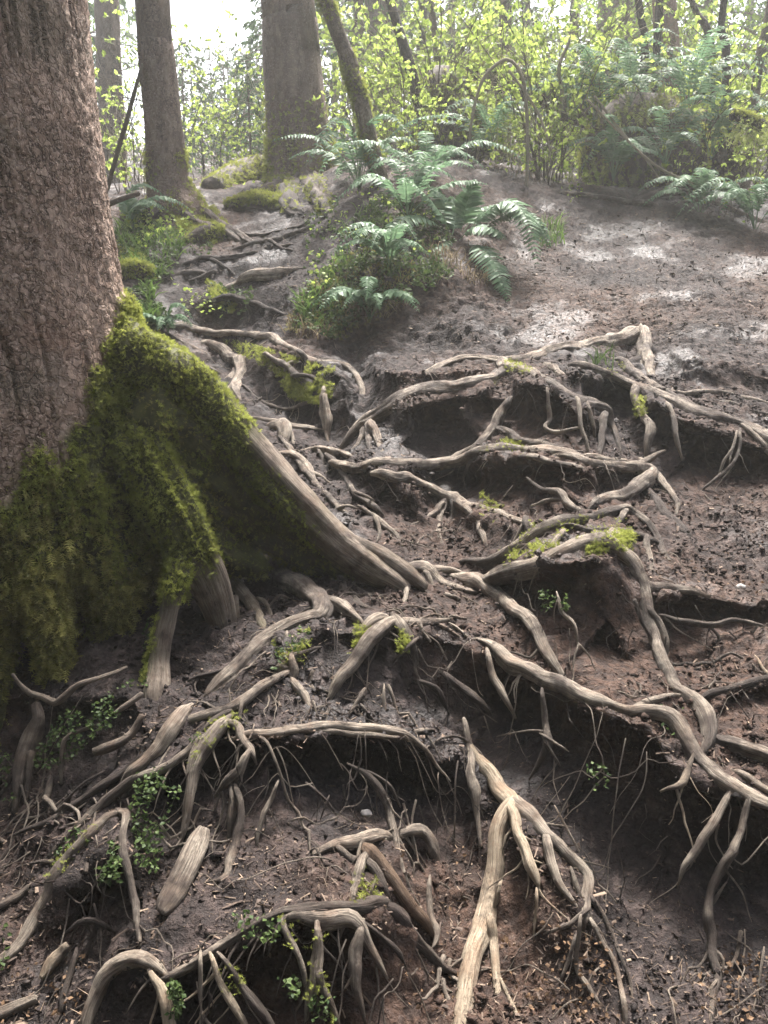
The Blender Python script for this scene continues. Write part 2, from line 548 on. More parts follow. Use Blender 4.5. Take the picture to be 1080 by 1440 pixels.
# ------------------------------------------------------------------ materials
class NT:
    def __init__(self, name):
        self.m = bpy.data.materials.new(name)
        self.m.use_nodes = True
        self.t = self.m.node_tree
        self.t.nodes.clear()
        self.out = self.n('ShaderNodeOutputMaterial')
    def n(self, ty, **kw):
        nd = self.t.nodes.new(ty)
        for k, v in kw.items():
            setattr(nd, k, v)
        return nd
    def l(self, a, b):
        self.t.links.new(a, b)
    def pos(self):
        return self.n('ShaderNodeNewGeometry').outputs['Position']
    def obj(self):
        return self.n('ShaderNodeTexCoord').outputs['Object']
    def attr(self, name, fac=False):
        a = self.n('ShaderNodeAttribute', attribute_name=name)
        return a.outputs['Fac' if fac else 'Vector']
    def noise(self, vec, scale, detail=4, rough=.55, off=None):
        if off:
            mp = self.n('ShaderNodeMapping'); mp.inputs['Location'].default_value = off
            self.l(vec, mp.inputs['Vector']); vec = mp.outputs[0]
        nd = self.n('ShaderNodeTexNoise')
        nd.inputs['Scale'].default_value = scale
        nd.inputs['Detail'].default_value = detail
        nd.inputs['Roughness'].default_value = rough
        self.l(vec, nd.inputs['Vector'])
        return nd.outputs['Fac']
    def vor(self, vec, scale, feature='F1'):
        nd = self.n('ShaderNodeTexVoronoi', feature=feature)
        nd.inputs['Scale'].default_value = scale
        self.l(vec, nd.inputs['Vector'])
        return nd
    def scale(self, vec, s):
        mp = self.n('ShaderNodeMapping'); mp.inputs['Scale'].default_value = s
        self.l(vec, mp.inputs['Vector'])
        return mp.outputs[0]
    def ramp(self, fac, stops):
        r = self.n('ShaderNodeValToRGB')
        e = r.color_ramp.elements
        while len(e) < len(stops):
            e.new(.5)
        for i, (p, c) in enumerate(stops):
            e[i].position = p
            e[i].color = (*c, 1) if len(c) == 3 else c
        self.l(fac, r.inputs[0])
        return r.outputs[0]
    def step(self, fac, a, b, lo=0., hi=1.):
        r = self.n('ShaderNodeMapRange', interpolation_type='SMOOTHSTEP')
        r.inputs[1].default_value = a; r.inputs[2].default_value = b
        r.inputs[3].default_value = lo; r.inputs[4].default_value = hi
        self.l(fac, r.inputs[0])
        return r.outputs[0]
    def mix(self, fac, a, b):
        r = self.n('ShaderNodeMix', data_type='RGBA')
        for s, v in ((0, fac), (6, a), (7, b)):
            if isinstance(v, tuple): r.inputs[s].default_value = (*v, 1)
            elif isinstance(v, float): r.inputs[s].default_value = v
            else: self.l(v, r.inputs[s])
        return r.outputs[2]
    def math(self, op, a, b=None):
        r = self.n('ShaderNodeMath', operation=op)
        for s, v in ((0, a), (1, b)):
            if v is None: continue
            if isinstance(v, (int, float)): r.inputs[s].default_value = v
            else: self.l(v, r.inputs[s])
        return r.outputs[0]
    def bump(self, h, strength, dist, prev=None):
        b = self.n('ShaderNodeBump')
        b.inputs['Strength'].default_value = strength
        b.inputs['Distance'].default_value = dist
        self.l(h, b.inputs['Height'])
        if prev: self.l(prev, b.inputs['Normal'])
        return b.outputs[0]
    def surf(self, col, rough=.8, normal=None, spec=.3, trans=None, trans_col=None):
        p = self.n('ShaderNodeBsdfPrincipled')
        for nm, v in (('Base Color', col), ('Roughness', rough), ('Specular IOR Level', spec)):
            if isinstance(v, tuple): p.inputs[nm].default_value = (*v, 1)
            elif isinstance(v, (int, float)): p.inputs[nm].default_value = v
            else: self.l(v, p.inputs[nm])
        if normal: self.l(normal, p.inputs['Normal'])
        last = p.outputs[0]
        if trans:
            tr = self.n('ShaderNodeBsdfTranslucent')
            c = trans_col if trans_col is not None else col
            if isinstance(c, tuple): tr.inputs[0].default_value = (*c, 1)
            else: self.l(c, tr.inputs[0])
            mx = self.n('ShaderNodeMixShader')
            mx.inputs[0].default_value = trans
            self.l(last, mx.inputs[1]); self.l(tr.outputs[0], mx.inputs[2])
            last = mx.outputs[0]
        self.l(last, self.out.inputs[0])
        return self.m

def mat_mud():
    k = NT('trodden mud')
    p = k.pos()
    big = k.noise(p, 1.1, 3)
    mid = k.noise(p, 9, 5)
    fin = k.noise(p, 70, 5, .65)
    dark = k.ramp(fin, [(.25, (.0085, .0062, .0058)), (.75, (.024, .0175, .0160))])
    lite = k.ramp(fin, [(.2, (.021, .0148, .0132)), (.55, (.050, .0360, .0320)), (.85, (.084, .061, .053))])
    red = k.ramp(fin, [(.25, (.034, .018, .0115)), (.8, (.092, .052, .034))])
    a = k.step(k.math('ADD', k.math('MULTIPLY', mid, .7), k.math('MULTIPLY', big, .45)), .44, .74)
    c = k.mix(a, dark, lite)
    c = k.mix(k.step(k.noise(p, .9, 3, off=(7, 2, 1)), .44, .62, 0, .85), c, red)
    lump0 = k.noise(p, 28, 5, .6, off=(4, 4, 1))
    c = k.mix(k.step(lump0, .60, .42, 0, .62), c, (.0085, .0062, .0058))
    c = k.mix(k.step(lump0, .56, .70, 0, .55), c, (.092, .069, .060))
    # crumbs of bark and needles trodden in
    sp = k.vor(k.scale(p, (1, 1, 1.6)), 120)
    crumb = k.step(sp.outputs['Distance'], .16, .10)
    crumb = k.math('MULTIPLY', crumb, k.step(k.noise(p, 5, 2, off=(3, 3, 3)), .48, .62))
    c = k.mix(crumb, c, k.ramp(sp.outputs['Color'], [(.1, (.03, .02, .015)), (.6, (.17, .12, .085)), (.95, (.30, .23, .16))]))
    wet = k.step(k.noise(p, 2.2, 4, off=(1, 5, 2)), .50, .66)
    rough = k.math('SUBTRACT', .86, k.math('MULTIPLY', wet, .46))
    rough = k.math('ADD', rough, k.math('MULTIPLY', k.math('SUBTRACT', fin, .5), .35))
    lump = k.noise(p, 28, 5, .6, off=(4, 4, 1))
    n = k.bump(mid, .6, .035)
    n = k.bump(lump, .9, .022, n)
    n = k.bump(fin, .9, .010, n)
    n = k.bump(k.noise(p, 260, 3), .45, .002, n)
    return k.surf(c, rough, n, .26)

def mat_root(name='root bark', pale=(.48, .415, .33), mid=(.235, .19, .148), dark=(.040, .030, .025), mud=.75):
    k = NT(name)
    g = k.attr('grain')
    p = k.pos()
    long_ = k.noise(g, 5.5, 5, .6)
    fine = k.noise(k.scale(g, (7, 7, 1.4)), 5, 4, .6)
    spots = k.noise(p, 32, 4, .6)
    wide = k.noise(p, 6, 3)
    c = k.ramp(k.math('ADD', k.math('ADD', k.math('MULTIPLY', long_, .42), k.math('MULTIPLY', fine, .30)), k.math('MULTIPLY', k.noise(p, 19, 5, .62, off=(8, 3, 5)), .28)), [(.34, dark), (.47, mid), (.60, pale)])
    c = k.mix(k.step(k.noise(p, 13, 4, .6, off=(2, 7, 7)), .50, .66, 0, .55), c, (mid[0] * .80, mid[1] * .64, mid[2] * .55))
    kn = k.vor(k.scale(g, (1.0, 1.0, .45)), 7)
    c = k.mix(k.step(kn.outputs['Distance'], .15, .07, 0, .8), c, dark)
    oi_ = k.n('ShaderNodeObjectInfo').outputs['Random']
    c = k.mix(k.math('MULTIPLY', oi_, .34), c, k.mix(.5, c, dark))
    c = k.mix(k.step(spots, .60, .72, 0, .55), c, dark)
    rnd = k.n('ShaderNodeObjectInfo').outputs['Random']
    dsum = k.math('ADD', k.math('MULTIPLY', wide, .65), k.math('MULTIPLY', spots, .35))
    dirt = k.step(k.math('ADD', dsum, k.math('MULTIPLY', k.math('SUBTRACT', rnd, .5), .16)), .60 - .2 * mud, .76 - .2 * mud)
    c = k.mix(k.math('MULTIPLY', dirt, .85), c, k.ramp(spots, [(.3, (.018, .013, .011)), (.7, (.070, .052, .044))]))
    crack = k.step(k.math('ABSOLUTE', k.math('SUBTRACT', k.noise(k.scale(g, (2.2, 2.2, .55)), 4.5, 4, .6, off=(2, 9, 4)), .5)), .0, .045)
    c = k.mix(k.math('MULTIPLY', k.math('SUBTRACT', 1.0, crack), .6), c, dark)
    n = k.bump(k.math('ADD', fine, k.math('MULTIPLY', long_, .8)), .9, .010)
    n = k.bump(crack, .6, .006, n)
    n = k.bump(spots, .6, .007, n)
    rough = k.step(spots, .2, .8, .62, .9)
    return k.surf(c, rough, n, .28)

def mat_bark(name, lo, mid, hi, sc=1.0):
    k = NT(name)
    g = k.attr('grain')
    # flakes: cells pulled out of shape by noise so that no two look alike
    wn_ = k.n('ShaderNodeTexNoise'); wn_.inputs['Scale'].default_value = 26 * sc; wn_.inputs['Detail'].default_value = 4
    k.l(g, wn_.inputs['Vector'])
    wv = k.n('ShaderNodeMix', data_type='RGBA', blend_type='LINEAR_LIGHT'); wv.inputs[0].default_value = .045 / sc
    k.l(g, wv.inputs[6]); k.l(wn_.outputs['Color'], wv.inputs[7])
    gw = k.scale(wv.outputs[2], (sc, sc, sc * .75))
    v = k.vor(gw, 46)
    e = k.vor(gw, 46, 'DISTANCE_TO_EDGE')
    nz = k.noise(k.scale(g, (1, 1, .30)), 12 * sc, 6, .65)
    nw = k.noise(k.scale(g, (1, 1, .6)), 45 * sc, 5, .65)
    ns = k.noise(g, 130 * sc, 4, .6)
    c = k.ramp(k.math('ADD', k.math('MULTIPLY', nz, .55), k.math('MULTIPLY', nw, .45)), [(.34, lo), (.5, mid), (.66, hi)])
    c = k.mix(k.math('MULTIPLY', k.step(v.outputs['Color'], .35, .9), .55), c, hi)
    c = k.mix(k.math('MULTIPLY', k.step(e.outputs['Distance'], .09, .0, 0, .85), k.step(nz, .62, .42)), c, tuple(q * .6 for q in lo))
    c = k.mix(k.step(ns, .56, .66, 0, .7), c, tuple(min(1, q * 1.45) for q in hi))
    c = k.mix(k.step(k.noise(k.scale(g, (1, 1, .5)), 3.4, 4, off=(9, 2, 3)), .50, .68, 0, .5), c, (lo[0] * 1.2, lo[1] * 1.2, lo[2] * 1.2))
    c = k.mix(k.step(k.noise(g, 2.6, 4), .52, .72, 0, .4), c, (.105, .098, .07))
    c = k.mix(k.step(k.noise(g, 4.1, 4, off=(4, 1, 7)), .60, .74, 0, .5), c, (.20, .12, .085))
    n = k.bump(k.step(e.outputs['Distance'], 0., .16), .8, .008)
    n = k.bump(v.outputs['Color'], .7, .008, n)
    n = k.bump(nz, .8, .014, n)
    n = k.bump(nw, 1., .008, n)
    n = k.bump(ns, .5, .003, n)
    return k.surf(c, .85, n, .25)

def mat_leaf(name, a, b, trans=.4, rough=.5, spec=.35, tr=None, scale=3.):
    k = NT(name)
    t = k.attr('tint', True)
    f = k.math('ADD', k.math('MULTIPLY', t, .75), k.math('MULTIPLY', k.noise(k.pos(), scale, 2), .25))
    c = k.ramp(f, [(.1, a), (.85, b)])
    return k.surf(c, rough, None, spec, trans, tr)

def mat_plain(name, stops, rough=.8, spec=.2):
    k = NT(name)
    c = k.ramp(k.attr('tint', True), stops)
    return k.surf(c, rough, k.bump(k.noise(k.pos(), 180, 3), .4, .002), spec)

M = dict(
    mud=mat_mud(),
    root=mat_root(),
    root_bark=mat_root('brown buttress bark', (.32, .265, .205), (.185, .145, .112), (.05, .038, .032), .6),
    root_dark=mat_root('muddy root bark', (.22, .178, .14), (.105, .081, .064), (.028, .021, .018), 1.1),
    root_pale=mat_root('debarked root', (.56, .465, .34), (.37, .295, .21), (.11, .08, .058), .4),
    broken=mat_root('broken brown wood', (.22, .15, .10), (.135, .088, .058), (.05, .033, .024), .45),
    bark=mat_bark('flaking spruce bark', (.070, .043, .031), (.225, .155, .115), (.37, .280, .222)),
    bark_far=mat_bark('forest trunk bark', (.060, .042, .033), (.140, .100, .078), (.22, .168, .135), .6),
    bark_red=mat_bark('reddish bark', (.10, .055, .04), (.20, .12, .09), (.28, .18, .14), .6),
    stem=mat_bark('shrub stem bark', (.06, .045, .035), (.16, .125, .095), (.30, .25, .19), 2.0),
    stem_dark=mat_bark('dark stem bark', (.022, .018, .016), (.05, .040, .035), (.09, .075, .065), 1.5),
    cane=mat_bark('pale cane', (.36, .30, .20), (.56, .48, .34), (.68, .60, .45), 2.0),
    moss=mat_leaf('feather moss', (.11, .115, .028), (.37, .41, .095), .5, .75, .12, scale=9),
    moss_dull=mat_leaf('dull hanging moss', (.10, .095, .034), (.36, .335, .10), .4, .8, .1, scale=9),
    lichen=mat_leaf('pale hanging moss', (.16, .19, .06), (.32, .36, .13), .4, .8, .1),
    fern=mat_leaf('sword fern', (.055, .110, .058), (.17, .265, .145), .42, .5, .22),
    young=mat_leaf('young leaves', (.19, .265, .045), (.39, .47, .12), .6, .5, .3),
    herb=mat_leaf('small green leaves', (.026, .048, .015), (.085, .122, .038), .4, .55, .2),
    grass=mat_leaf('grass blades', (.05, .095, .022), (.15, .235, .055), .4, .5, .3),
    dry=mat_leaf('dry grass', (.10, .075, .045), (.26, .21, .13), .25, .8, .1),
    dead=mat_leaf('dead leaves', (.045, .028, .018), (.16, .100, .058), .2, .7, .15),
    conifer=mat_leaf('conifer needles', (.035, .065, .030), (.085, .135, .055), .35, .6, .2),
    woods=mat_leaf('woodland leaves', (.10, .17, .035), (.26, .36, .08), .6, .55, .25),
    chips=mat_plain('bark chips and needles', [(0., (.025, .018, .015)), (.45, (.085, .060, .045)), (.8, (.15, .108, .078)), (1., (.25, .19, .135))], .75, .25),
    stone=mat_plain('stone', [(0., (.12, .11, .10)), (1., (.30, .28, .26))], .7, .3),
)
# ------------------------------------------------------------------ the exposed roots
_seed = [0]
def to_world(pts, lift=0.35, smooth=2):
    """photo points 'u,v,width[,distance]' laid on the ground -> x, y, z, radius"""
    a = [p if len(p) > 3 else (*p, -1.0) for p in pts]
    a = np.array(a)
    d = cast(a[:, 0], a[:, 1])
    for _ in range(smooth):
        e = np.concatenate([[d[0]], d, [d[-1]]])
        d = 0.25 * e[:-2] + 0.5 * e[1:-1] + 0.25 * e[2:]
    fixed = a[:, 3] > 0
    d = np.where(fixed, a[:, 3], d)
    r = 0.5 * a[:, 2] * d * 1.04 / FPX * 1.0
    ax, bz = ray(a[:, 0], a[:, 1])
    dd = d - np.where(fixed, 0, lift * r + 0.006)
    pos = np.stack([ax * dd, dd, CAM_Z + bz * dd], 1)
    pos[:, 2] += np.where(fixed, 0, 0.15 * r + 0.003)
    return np.column_stack([pos, r])

ROOT_PTS = []
def sink(w):
    """both ends dive into the earth instead of stopping on it"""
    out = [w]
    for a, b, first in ((w[0], w[1], True), (w[-1], w[-2], False)):
        d = a[:3] - b[:3]
        d = d / (np.linalg.norm(d) + 1e-9)
        away = a[:3] - np.array([0, 0, CAM_Z]); away /= np.linalg.norm(away)
        L = min(.05, .012 + 1.6 * a[3])
        e = np.append(a[:3] + d * L + away * (1.3 * a[3] + .012) - np.array([0, 0, .5 * a[3]]), a[3] * .55)
        out = [e[None]] + out if first else out + [e[None]]
    return np.vstack(out)
def root_tube(s, **kw):
    pts = P(s) if isinstance(s, str) else s
    w = to_world(pts, kw.pop('lift', 0.35))
    if kw.pop('bury', True): w = sink(w)
    ROOT_PTS.append(catmull(w, .02))
    _seed[0] += 1
    big = w[:, 3].max()
    sides = 22 if big > 0.035 else 14 if big > 0.014 else 7
    kw.setdefault('rough', 0.30)
    kw.setdefault('ridge', 0.15)
    kw.setdefault('wob', 0.55)
    return tube_arrays(w, sides=sides, seed=_seed[0], **kw)

ROOT_PATHS = []
def root(label, main, *branches, mat='root', cat='root', name='exposed_root', part='rootlet', lift=0.35, **kw):
    mains = [main] if isinstance(main, str) else main
    o = tube_obj(name, [root_tube(m, lift=lift, **kw) for m in mains], M[mat])
    tag(o, label, cat, 'exposed roots crossing the muddy slope' if name == 'exposed_root' else None)
    for b in branches:
        tube_obj(part, [root_tube(b, lift=lift)], M[mat], parent=o)
    if name == 'exposed_root':
        fine_rootlets(o, mains, lift, M[mat])
    return o
_rf = np.random.default_rng(404)
def fine_rootlets(o, mains, lift, m):
    ch = []
    for mm in mains:
        w = catmull(to_world(P(mm), lift), .03)
        L = len(w) * .03
        for _ in range(int(2 + L * 5)):
            q = w[_rf.integers(0, len(w))]
            p = q[:3] + np.array([_rf.normal() * .4, -.6, -.5]) * q[3]
            n = _rf.integers(4, 10)
            dirx = _rf.normal() * .8
            line = [p]
            for k in range(n):
                st = .018
                dirx += _rf.normal() * .45
                d = np.array([dirx * .6, -.15 + .2 * _rf.normal(), -1.0]); d /= np.linalg.norm(d)
                c = line[-1] + d * st
                h = float(H(c[0], c[1])) + .004
                if c[2] < h:      # keep outside the earth: slide downhill
                    e = .01
                    gxx = float(H(c[0] + e, c[1]) - H(c[0] - e, c[1])) / (2 * e); gyy = float(H(c[0], c[1] + e) - H(c[0], c[1] - e)) / (2 * e)
                    g2 = gxx * gxx + gyy * gyy + .15
                    c = c - np.array([gxx, gyy, 0]) * ((h - c[2]) / g2) * .8
                    c[2] = max(c[2], float(H(c[0], c[1])) + .003)
                line.append(c)
            r0 = _rf.uniform(.0015, .0042)
            ch.append(tube_arrays(np.column_stack([np.array(line), np.linspace(1, .3, len(line)) * r0]), sides=5, rough=.15, ridge=.05, wob=.3, step=.02, seed=_rf.integers(0, 999)))
    if ch:
        f = tube_obj('fine_rootlets', ch, m, parent=o)
        f['kind'] = 'stuff'

# --- upper left ledge, beside the tree
root('thin root running along the mossy ledge beyond the big tree, drooping at its right end',
     "242,462,9 262,461,12 280,467,12 310,470,10 340,472,9 375,476,12 400,487,10 425,502,10 440,510,9 470,513,8 490,519,9 503,535,9 511,560,8 509,582,5",
     "425,500,8 437,514,9 462,507,6 485,516,6", "455,552,9 452,575,8 457,600,5 461,625,4", "457,562,8 462,590,9 460,622,5")
root('crooked elbow shaped root standing on the mossy ledge right of the big tree',
     "290,483,10 300,487,13 313,497,16 328,507,15 339,510,17 340,523,16 333,540,14 330,552,15 335,566,8")
root('wiry pale root sagging across the dark step below the mossy ledge',
     "345,545,4 363,562,5 383,572,5 405,577,5 426,570,6 445,563,4", "400,527,4 402,517,6 410,511,6 417,510,4")
root('low stepped root half buried right beside the mossy tree buttress, high on the slope',
     "220,477,9 247,492,9 267,515,11 290,519,10 308,528,8", "313,540,8 327,530,10 330,522,6", "228,468,6 250,480,7 285,497,6")
root('small twisted root knees below the crooked elbow root',
     "380,602,12 395,600,17 402,612,16 400,628,9", "392,640,8 412,642,12 428,655,14 438,670,11 447,690,6", "432,668,8 446,682,7 458,700,4")
for lab, a, *br in (
    ('root crossing the gully floor at its head, below the thick trunk', "330,352,4 352,346,7 380,340,8 408,332,7 436,322,5", "380,340,5 396,350,5 410,353,3"),
    ('root stepping across the gully between the weathered log and the slender trunk', "262,372,6 285,366,9 310,368,10 336,362,8 356,356,4", "300,367,6 318,378,5 330,388,3"),
    ('short dark root pair sticking out of the left wall of the gully', "228,384,6 250,388,9 272,384,9 292,388,5", "270,396,5 284,392,7 298,384,5"),
    ('root along the lower step of the gully', "290,428,5 315,420,8 345,424,8 380,436,7 405,446,4", "345,424,5 352,440,5 350,452,3")):
    root(lab, a, *br, mat='root_dark')
for lab, a, *br in (
    ('root forming the riser of the small step left of the splayed foot', "345,588,6 372,594,9 405,600,10 435,604,8 458,606,5", "405,600,6 412,618,6 410,634,3"),
    ('root looping over the mossy block below the drooping ledge root', "376,500,6 396,512,9 416,528,10 430,545,9 436,562,5", "416,528,6 440,532,6 458,545,4"),
    ('low root running into the splayed foot from the left', "425,636,6 448,634,10 474,638,10 500,646,7", "448,634,6 455,650,6 452,664,3"),
    ('root lying beside the bare part of the long buttress root', "395,618,6 414,640,10 430,664,11 452,690,10 478,716,9 500,738,6", "430,664,6 446,668,6 462,680,3", "478,716,6 490,712,5 503,716,3"),
    ('short roots clutching the mud between the long buttress root and the many legged root', "510,716,6 528,730,9 548,746,9 566,766,6", "528,730,6 534,748,6 530,764,3", "548,746,5 566,748,5 580,756,3"),
    ('root cutting across the hollow in the middle right, under the moss capped arch', "812,905,4 806,880,6 790,862,7 785,842,5"),
    ('root low in the trodden mud right of the moss capped arch', "935,868,5 962,876,8 995,880,9 1030,874,8 1065,880,5", "995,880,5 1008,895,5 1012,910,3"),
    ('root edging the bank at the upper right', "925,548,5 960,556,7 1000,552,8 1040,560,7 1085,570,6")):
    root(lab, a, *br)
# --- the arch and the top ledge
root('thick pale arching root with a splayed foot in the upper middle of the slope',
     "722,520,16 708,531,20 693,538,22 673,543,24 640,550,26 607,555,26 580,560,24 553,572,22 530,587,20 510,600,19 493,617,14 481,632,8",
     "515,600,8 508,615,8 500,630,6 486,641,3", "518,600,10 519,623,9 524,645,5", "522,598,12 534,626,9 541,646,5")
root('ledge top root ending in a square broken slab with a grass tuft',
     "597,528,8 613,520,11 633,512,12 657,508,12 687,508,13 707,511,16 733,512,17 750,505,17 773,498,18 803,493,20 830,488,19 863,482,20 890,473,22 903,468,17",
     "903,466,16 907,490,18 912,515,16 920,542,7", "770,515,9 785,525,9 797,533,6")
root('smooth root dipping right from the mossy junction, with a fringe of hanging legs',
     "707,516,20 720,524,20 747,528,17 770,541,15 797,556,14 820,568,16 843,575,20 854,582,18 860,597,9 867,620,7 874,642,4",
     "812,567,7 817,597,6 828,638,4", "828,574,6 835,607,5", "850,588,10 847,617,9 843,643,5", "770,553,4 773,590,6 766,602,5 783,609,6 811,603,3")
root('longest sloping root running from the grass tuft down to the right edge of the view',
     "812,516,10 830,521,13 847,526,13 870,534,14 897,546,14 920,556,16 947,570,18 973,582,20 1003,593,22 1040,600,20 1060,609,22 1080,621,22 1115,642,20",
     "893,550,12 897,570,10 907,590,10 915,607,12 912,627,9 909,645,4", "940,573,6 947,590,7 950,613,7 957,640,4", "1010,588,12 1035,597,12 1062,616,12 1085,640,8")
root('short root strand just above the longest sloping root, leaving a mossy lump',
     "858,510,10 870,512,15 883,519,14 900,533,11 923,546,10 947,560,8 962,570,5", "942,566,6 965,572,5 982,585,4")
root('wiry forked rootlet dangling over the dark bank at the right',
     "1040,610,5 1038,635,5 1030,653,5 1010,671,5 987,690,3", "1028,634,3 1017,652,4 1012,664,3", "1035,612,4 1030,634,4 1026,650,2")
root('y shaped root rising from the middle ledge with a moss pad in its fork',
     "714,568,9 706,582,13 698,600,14 684,617,14 670,633,15 650,645,14 626,654,10",
     "698,605,9 713,610,11 730,620,11 757,627,12 783,632,10 806,640,6", "708,604,6 720,612,7 728,630,6")
root('ledge root across the middle of the slope, hooking back under itself at its right end',
     "470,652,10 487,658,15 507,661,17 540,659,20 573,657,18 607,656,16 640,652,15 667,641,15 693,636,18 723,637,18 760,639,18 800,643,17 830,653,16 858,658,15 887,660,16 906,665,18 916,670,19 910,677,20 887,692,17 863,701,16 843,706,15 832,714,7",
     "790,643,9 807,645,10 830,645,11 860,650,10 887,654,10 907,652,10 928,638,5", "905,652,9 922,668,10 934,680,10 943,695,10 951,710,7 951,726,4", "740,644,8 780,652,9 815,660,8")
root('many legged root dropping from the middle ledge into the muddy hollow',
     "535,668,12 550,671,14 573,677,16 595,687,15 617,696,18 637,703,17 660,712,11 693,721,10 723,732,9 757,743,6 775,748,4",
     "622,702,14 619,725,11 616,752,8 623,770,4", "620,712,8 600,730,7 570,742,3", "637,706,13 638,728,10 627,746,4", "645,710,11 666,728,10 677,750,9 689,783,4",
     "740,735,10 744,757,7 738,768,4", "735,742,6 720,767,3")
root('slim broken root lying down the steps between the big ridge root and the middle ledge',
     "460,642,7 477,657,8 490,680,8 503,697,9 527,713,10 536,722,5", "505,695,6 520,702,4")
root('snaking root lying in the wet hollow under the middle ledge',
     "745,676,4 757,687,6 773,692,8 787,694,11 794,707,11 812,719,10 830,728,5", "785,704,6 766,707,7 752,711,4")
root('dark root sliding down right of the hooked ledge end', "906,688,9 914,700,11 927,713,14 947,737,16 960,751,13 972,760,6", mat='root_dark')
# --- mossy crossing
root('long bowed root crossing above the moss topped arch',
     "655,792,10 680,794,18 700,790,22 720,778,24 747,760,22 773,746,20 807,735,18 837,727,15 863,720,14 878,717,14 893,725,12 910,737,12 923,757,10 933,780,10 942,790,5",
     "800,742,9 830,748,10 860,748,10 885,749,9 907,759,11 923,763,8 932,772,4", "910,762,11 912,785,11 915,806,8 916,815,4", "880,722,10 873,734,10 862,744,6", "790,752,8 778,770,9 800,780,5")
root('thick arch root capped with yellow green moss, running down right to the lower lip',
     "660,826,14 690,816,22 720,806,27 760,794,27 790,782,28 820,771,28 850,768,28 870,781,26 885,796,24 899,820,25 906,845,24 911,870,21 918,893,20 927,920,20 937,945,20 950,968,22 970,984,24 987,1003,24 998,1024,23 997,1045,19 987,1064,10",
     "892,818,18 905,828,20 918,831,17 943,830,15 967,832,12 992,839,5", "915,862,10 930,885,11 938,910,9 936,928,4", "830,786,20 850,768,24 870,758,24 887,752,12")
root('smooth root stepping down left of the dark pit under the arch',
     "640,812,10 655,817,20 673,824,22 693,836,21 710,849,20 722,860,20 740,873,19 751,888,18 764,910,16 780,937,14 797,962,7")
root('knotted tail of the ridge root fanning out in the trodden mud', "570,806,20 597,805,22 620,822,15 643,830,13 665,833,7",
     "600,812,10 612,834,9 640,842,6", "575,815,9 570,840,8 566,870,4", "590,800,14 640,806,9 668,822,5")
root('long lip root bounding the great dark pit, falling to the right edge',
     "672,902,7 683,908,13 700,920,20 720,937,23 740,944,23 763,957,24 787,967,26 813,980,24 847,992,22 880,1002,21 907,1003,23 933,1010,26 950,1022,28 963,1040,26 978,1064,25 997,1087,25 1010,1102,25 1030,1116,25 1055,1125,24 1080,1133,20 1115,1142,17",
     "880,1002,8 907,991,11 930,983,11 950,979,6", "687,925,9 693,955,12 706,977,11 720,1001,6", "763,980,7 767,1022,10 768,1045,14 763,1067,10 749,1090,4")
root('frayed rootlet hanging in the mouth of the great dark pit', "766,1040,6 772,1052,6 783,1071,4", "768,1038,5 780,1046,4 792,1053,3", "760,1030,4 735,1030,3 705,1036,2")
root('bare root stub poking from the earth mound left of the great pit', "627,952,8 650,970,12 670,987,13 683,999,7", "590,960,6 612,968,9 623,985,11 628,997,5", mat='root_dark')
root('root along the short ledge at the right edge', "985,984,9 1010,974,12 1040,966,11 1070,957,10 1110,948,8", mat='root_dark')
root('stout pale root entering from the right edge below the arch root',
     "1001,1036,9 1015,1044,20 1035,1051,24 1057,1061,25 1085,1072,24 1120,1084,22", "1043,1092,12 1061,1105,16 1080,1116,13 1105,1126,9")
root('curled broken root end hanging under the long lip root', "940,1110,7 954,1106,12 963,1096,13 969,1080,10 974,1066,6", mat='root_pale')
root('slanting pale root in the dark at the lower right, upper of two', "1030,1112,9 1020,1128,13 1010,1147,14 1000,1165,15 986,1186,15 972,1208,14 962,1222,10 956,1240,5")
root('long crooked root dropping through the dark to the bottom at the lower right',
     "1052,1124,8 1049,1146,11 1042,1168,12 1036,1184,12 1030,1199,14 1018,1214,14 1008,1235,13 998,1260,12 995,1284,14 1000,1315,16 1003,1342,15 1008,1373,13 1004,1397,12 1000,1422,10 996,1448,8",
     "998,1274,7 1007,1264,6 1017,1249,3", "1005,1384,6 998,1394,6 997,1410,4", "1008,1340,5 1017,1352,4 1016,1380,3")
# --- the mound in the centre
root('twisting thick root from under the ridge to the left, with a knuckle where it turns',
     "384,768,20 384,784,28 386,802,34 402,818,34 424,828,34 440,842,31 452,858,30 446,872,25 430,876,24 408,883,25 386,896,26 363,910,26 344,927,26 327,943,26 313,957,24 299,972,16 290,982,8",
     "430,826,18 446,838,18 460,856,18 470,864,14", "366,740,22 374,750,26 384,766,22", rough=.24)
root('side by side strands of root running down beside the twisting thick root',
     "394,742,12 420,767,23 446,790,23 467,803,20 480,812,10", "411,768,12 430,782,18 452,795,20 469,803,12",
     "473,806,9 467,820,12 472,832,7", "478,817,10 487,836,14 507,852,9 520,858,5", "486,820,7 517,837,8 548,844,4", "455,846,14 472,854,20 487,862,18 503,874,12")
root('thick stub diving down left from the centre mound, dark underneath',
     "548,876,14 538,884,21 526,900,23 510,917,22 493,937,22 480,953,19 470,973,14 464,985,8", "508,890,10 516,882,18 532,876,20 545,878,12")
root('small tripod of roots on the brow of the centre mound', "556,872,10 563,882,16 573,897,14 580,912,10 585,928,5", "580,905,7 570,915,7 559,925,4",
     "565,878,14 593,878,14 617,875,9 628,873,5", "618,880,5 632,887,6 645,896,4", "638,882,4 657,898,5")
root('forked rootlets on the shaded face of the centre mound', "508,978,6 497,998,6 491,1008,3", "540,972,4 540,993,7 542,1018,5", "510,996,5 526,1016,4")
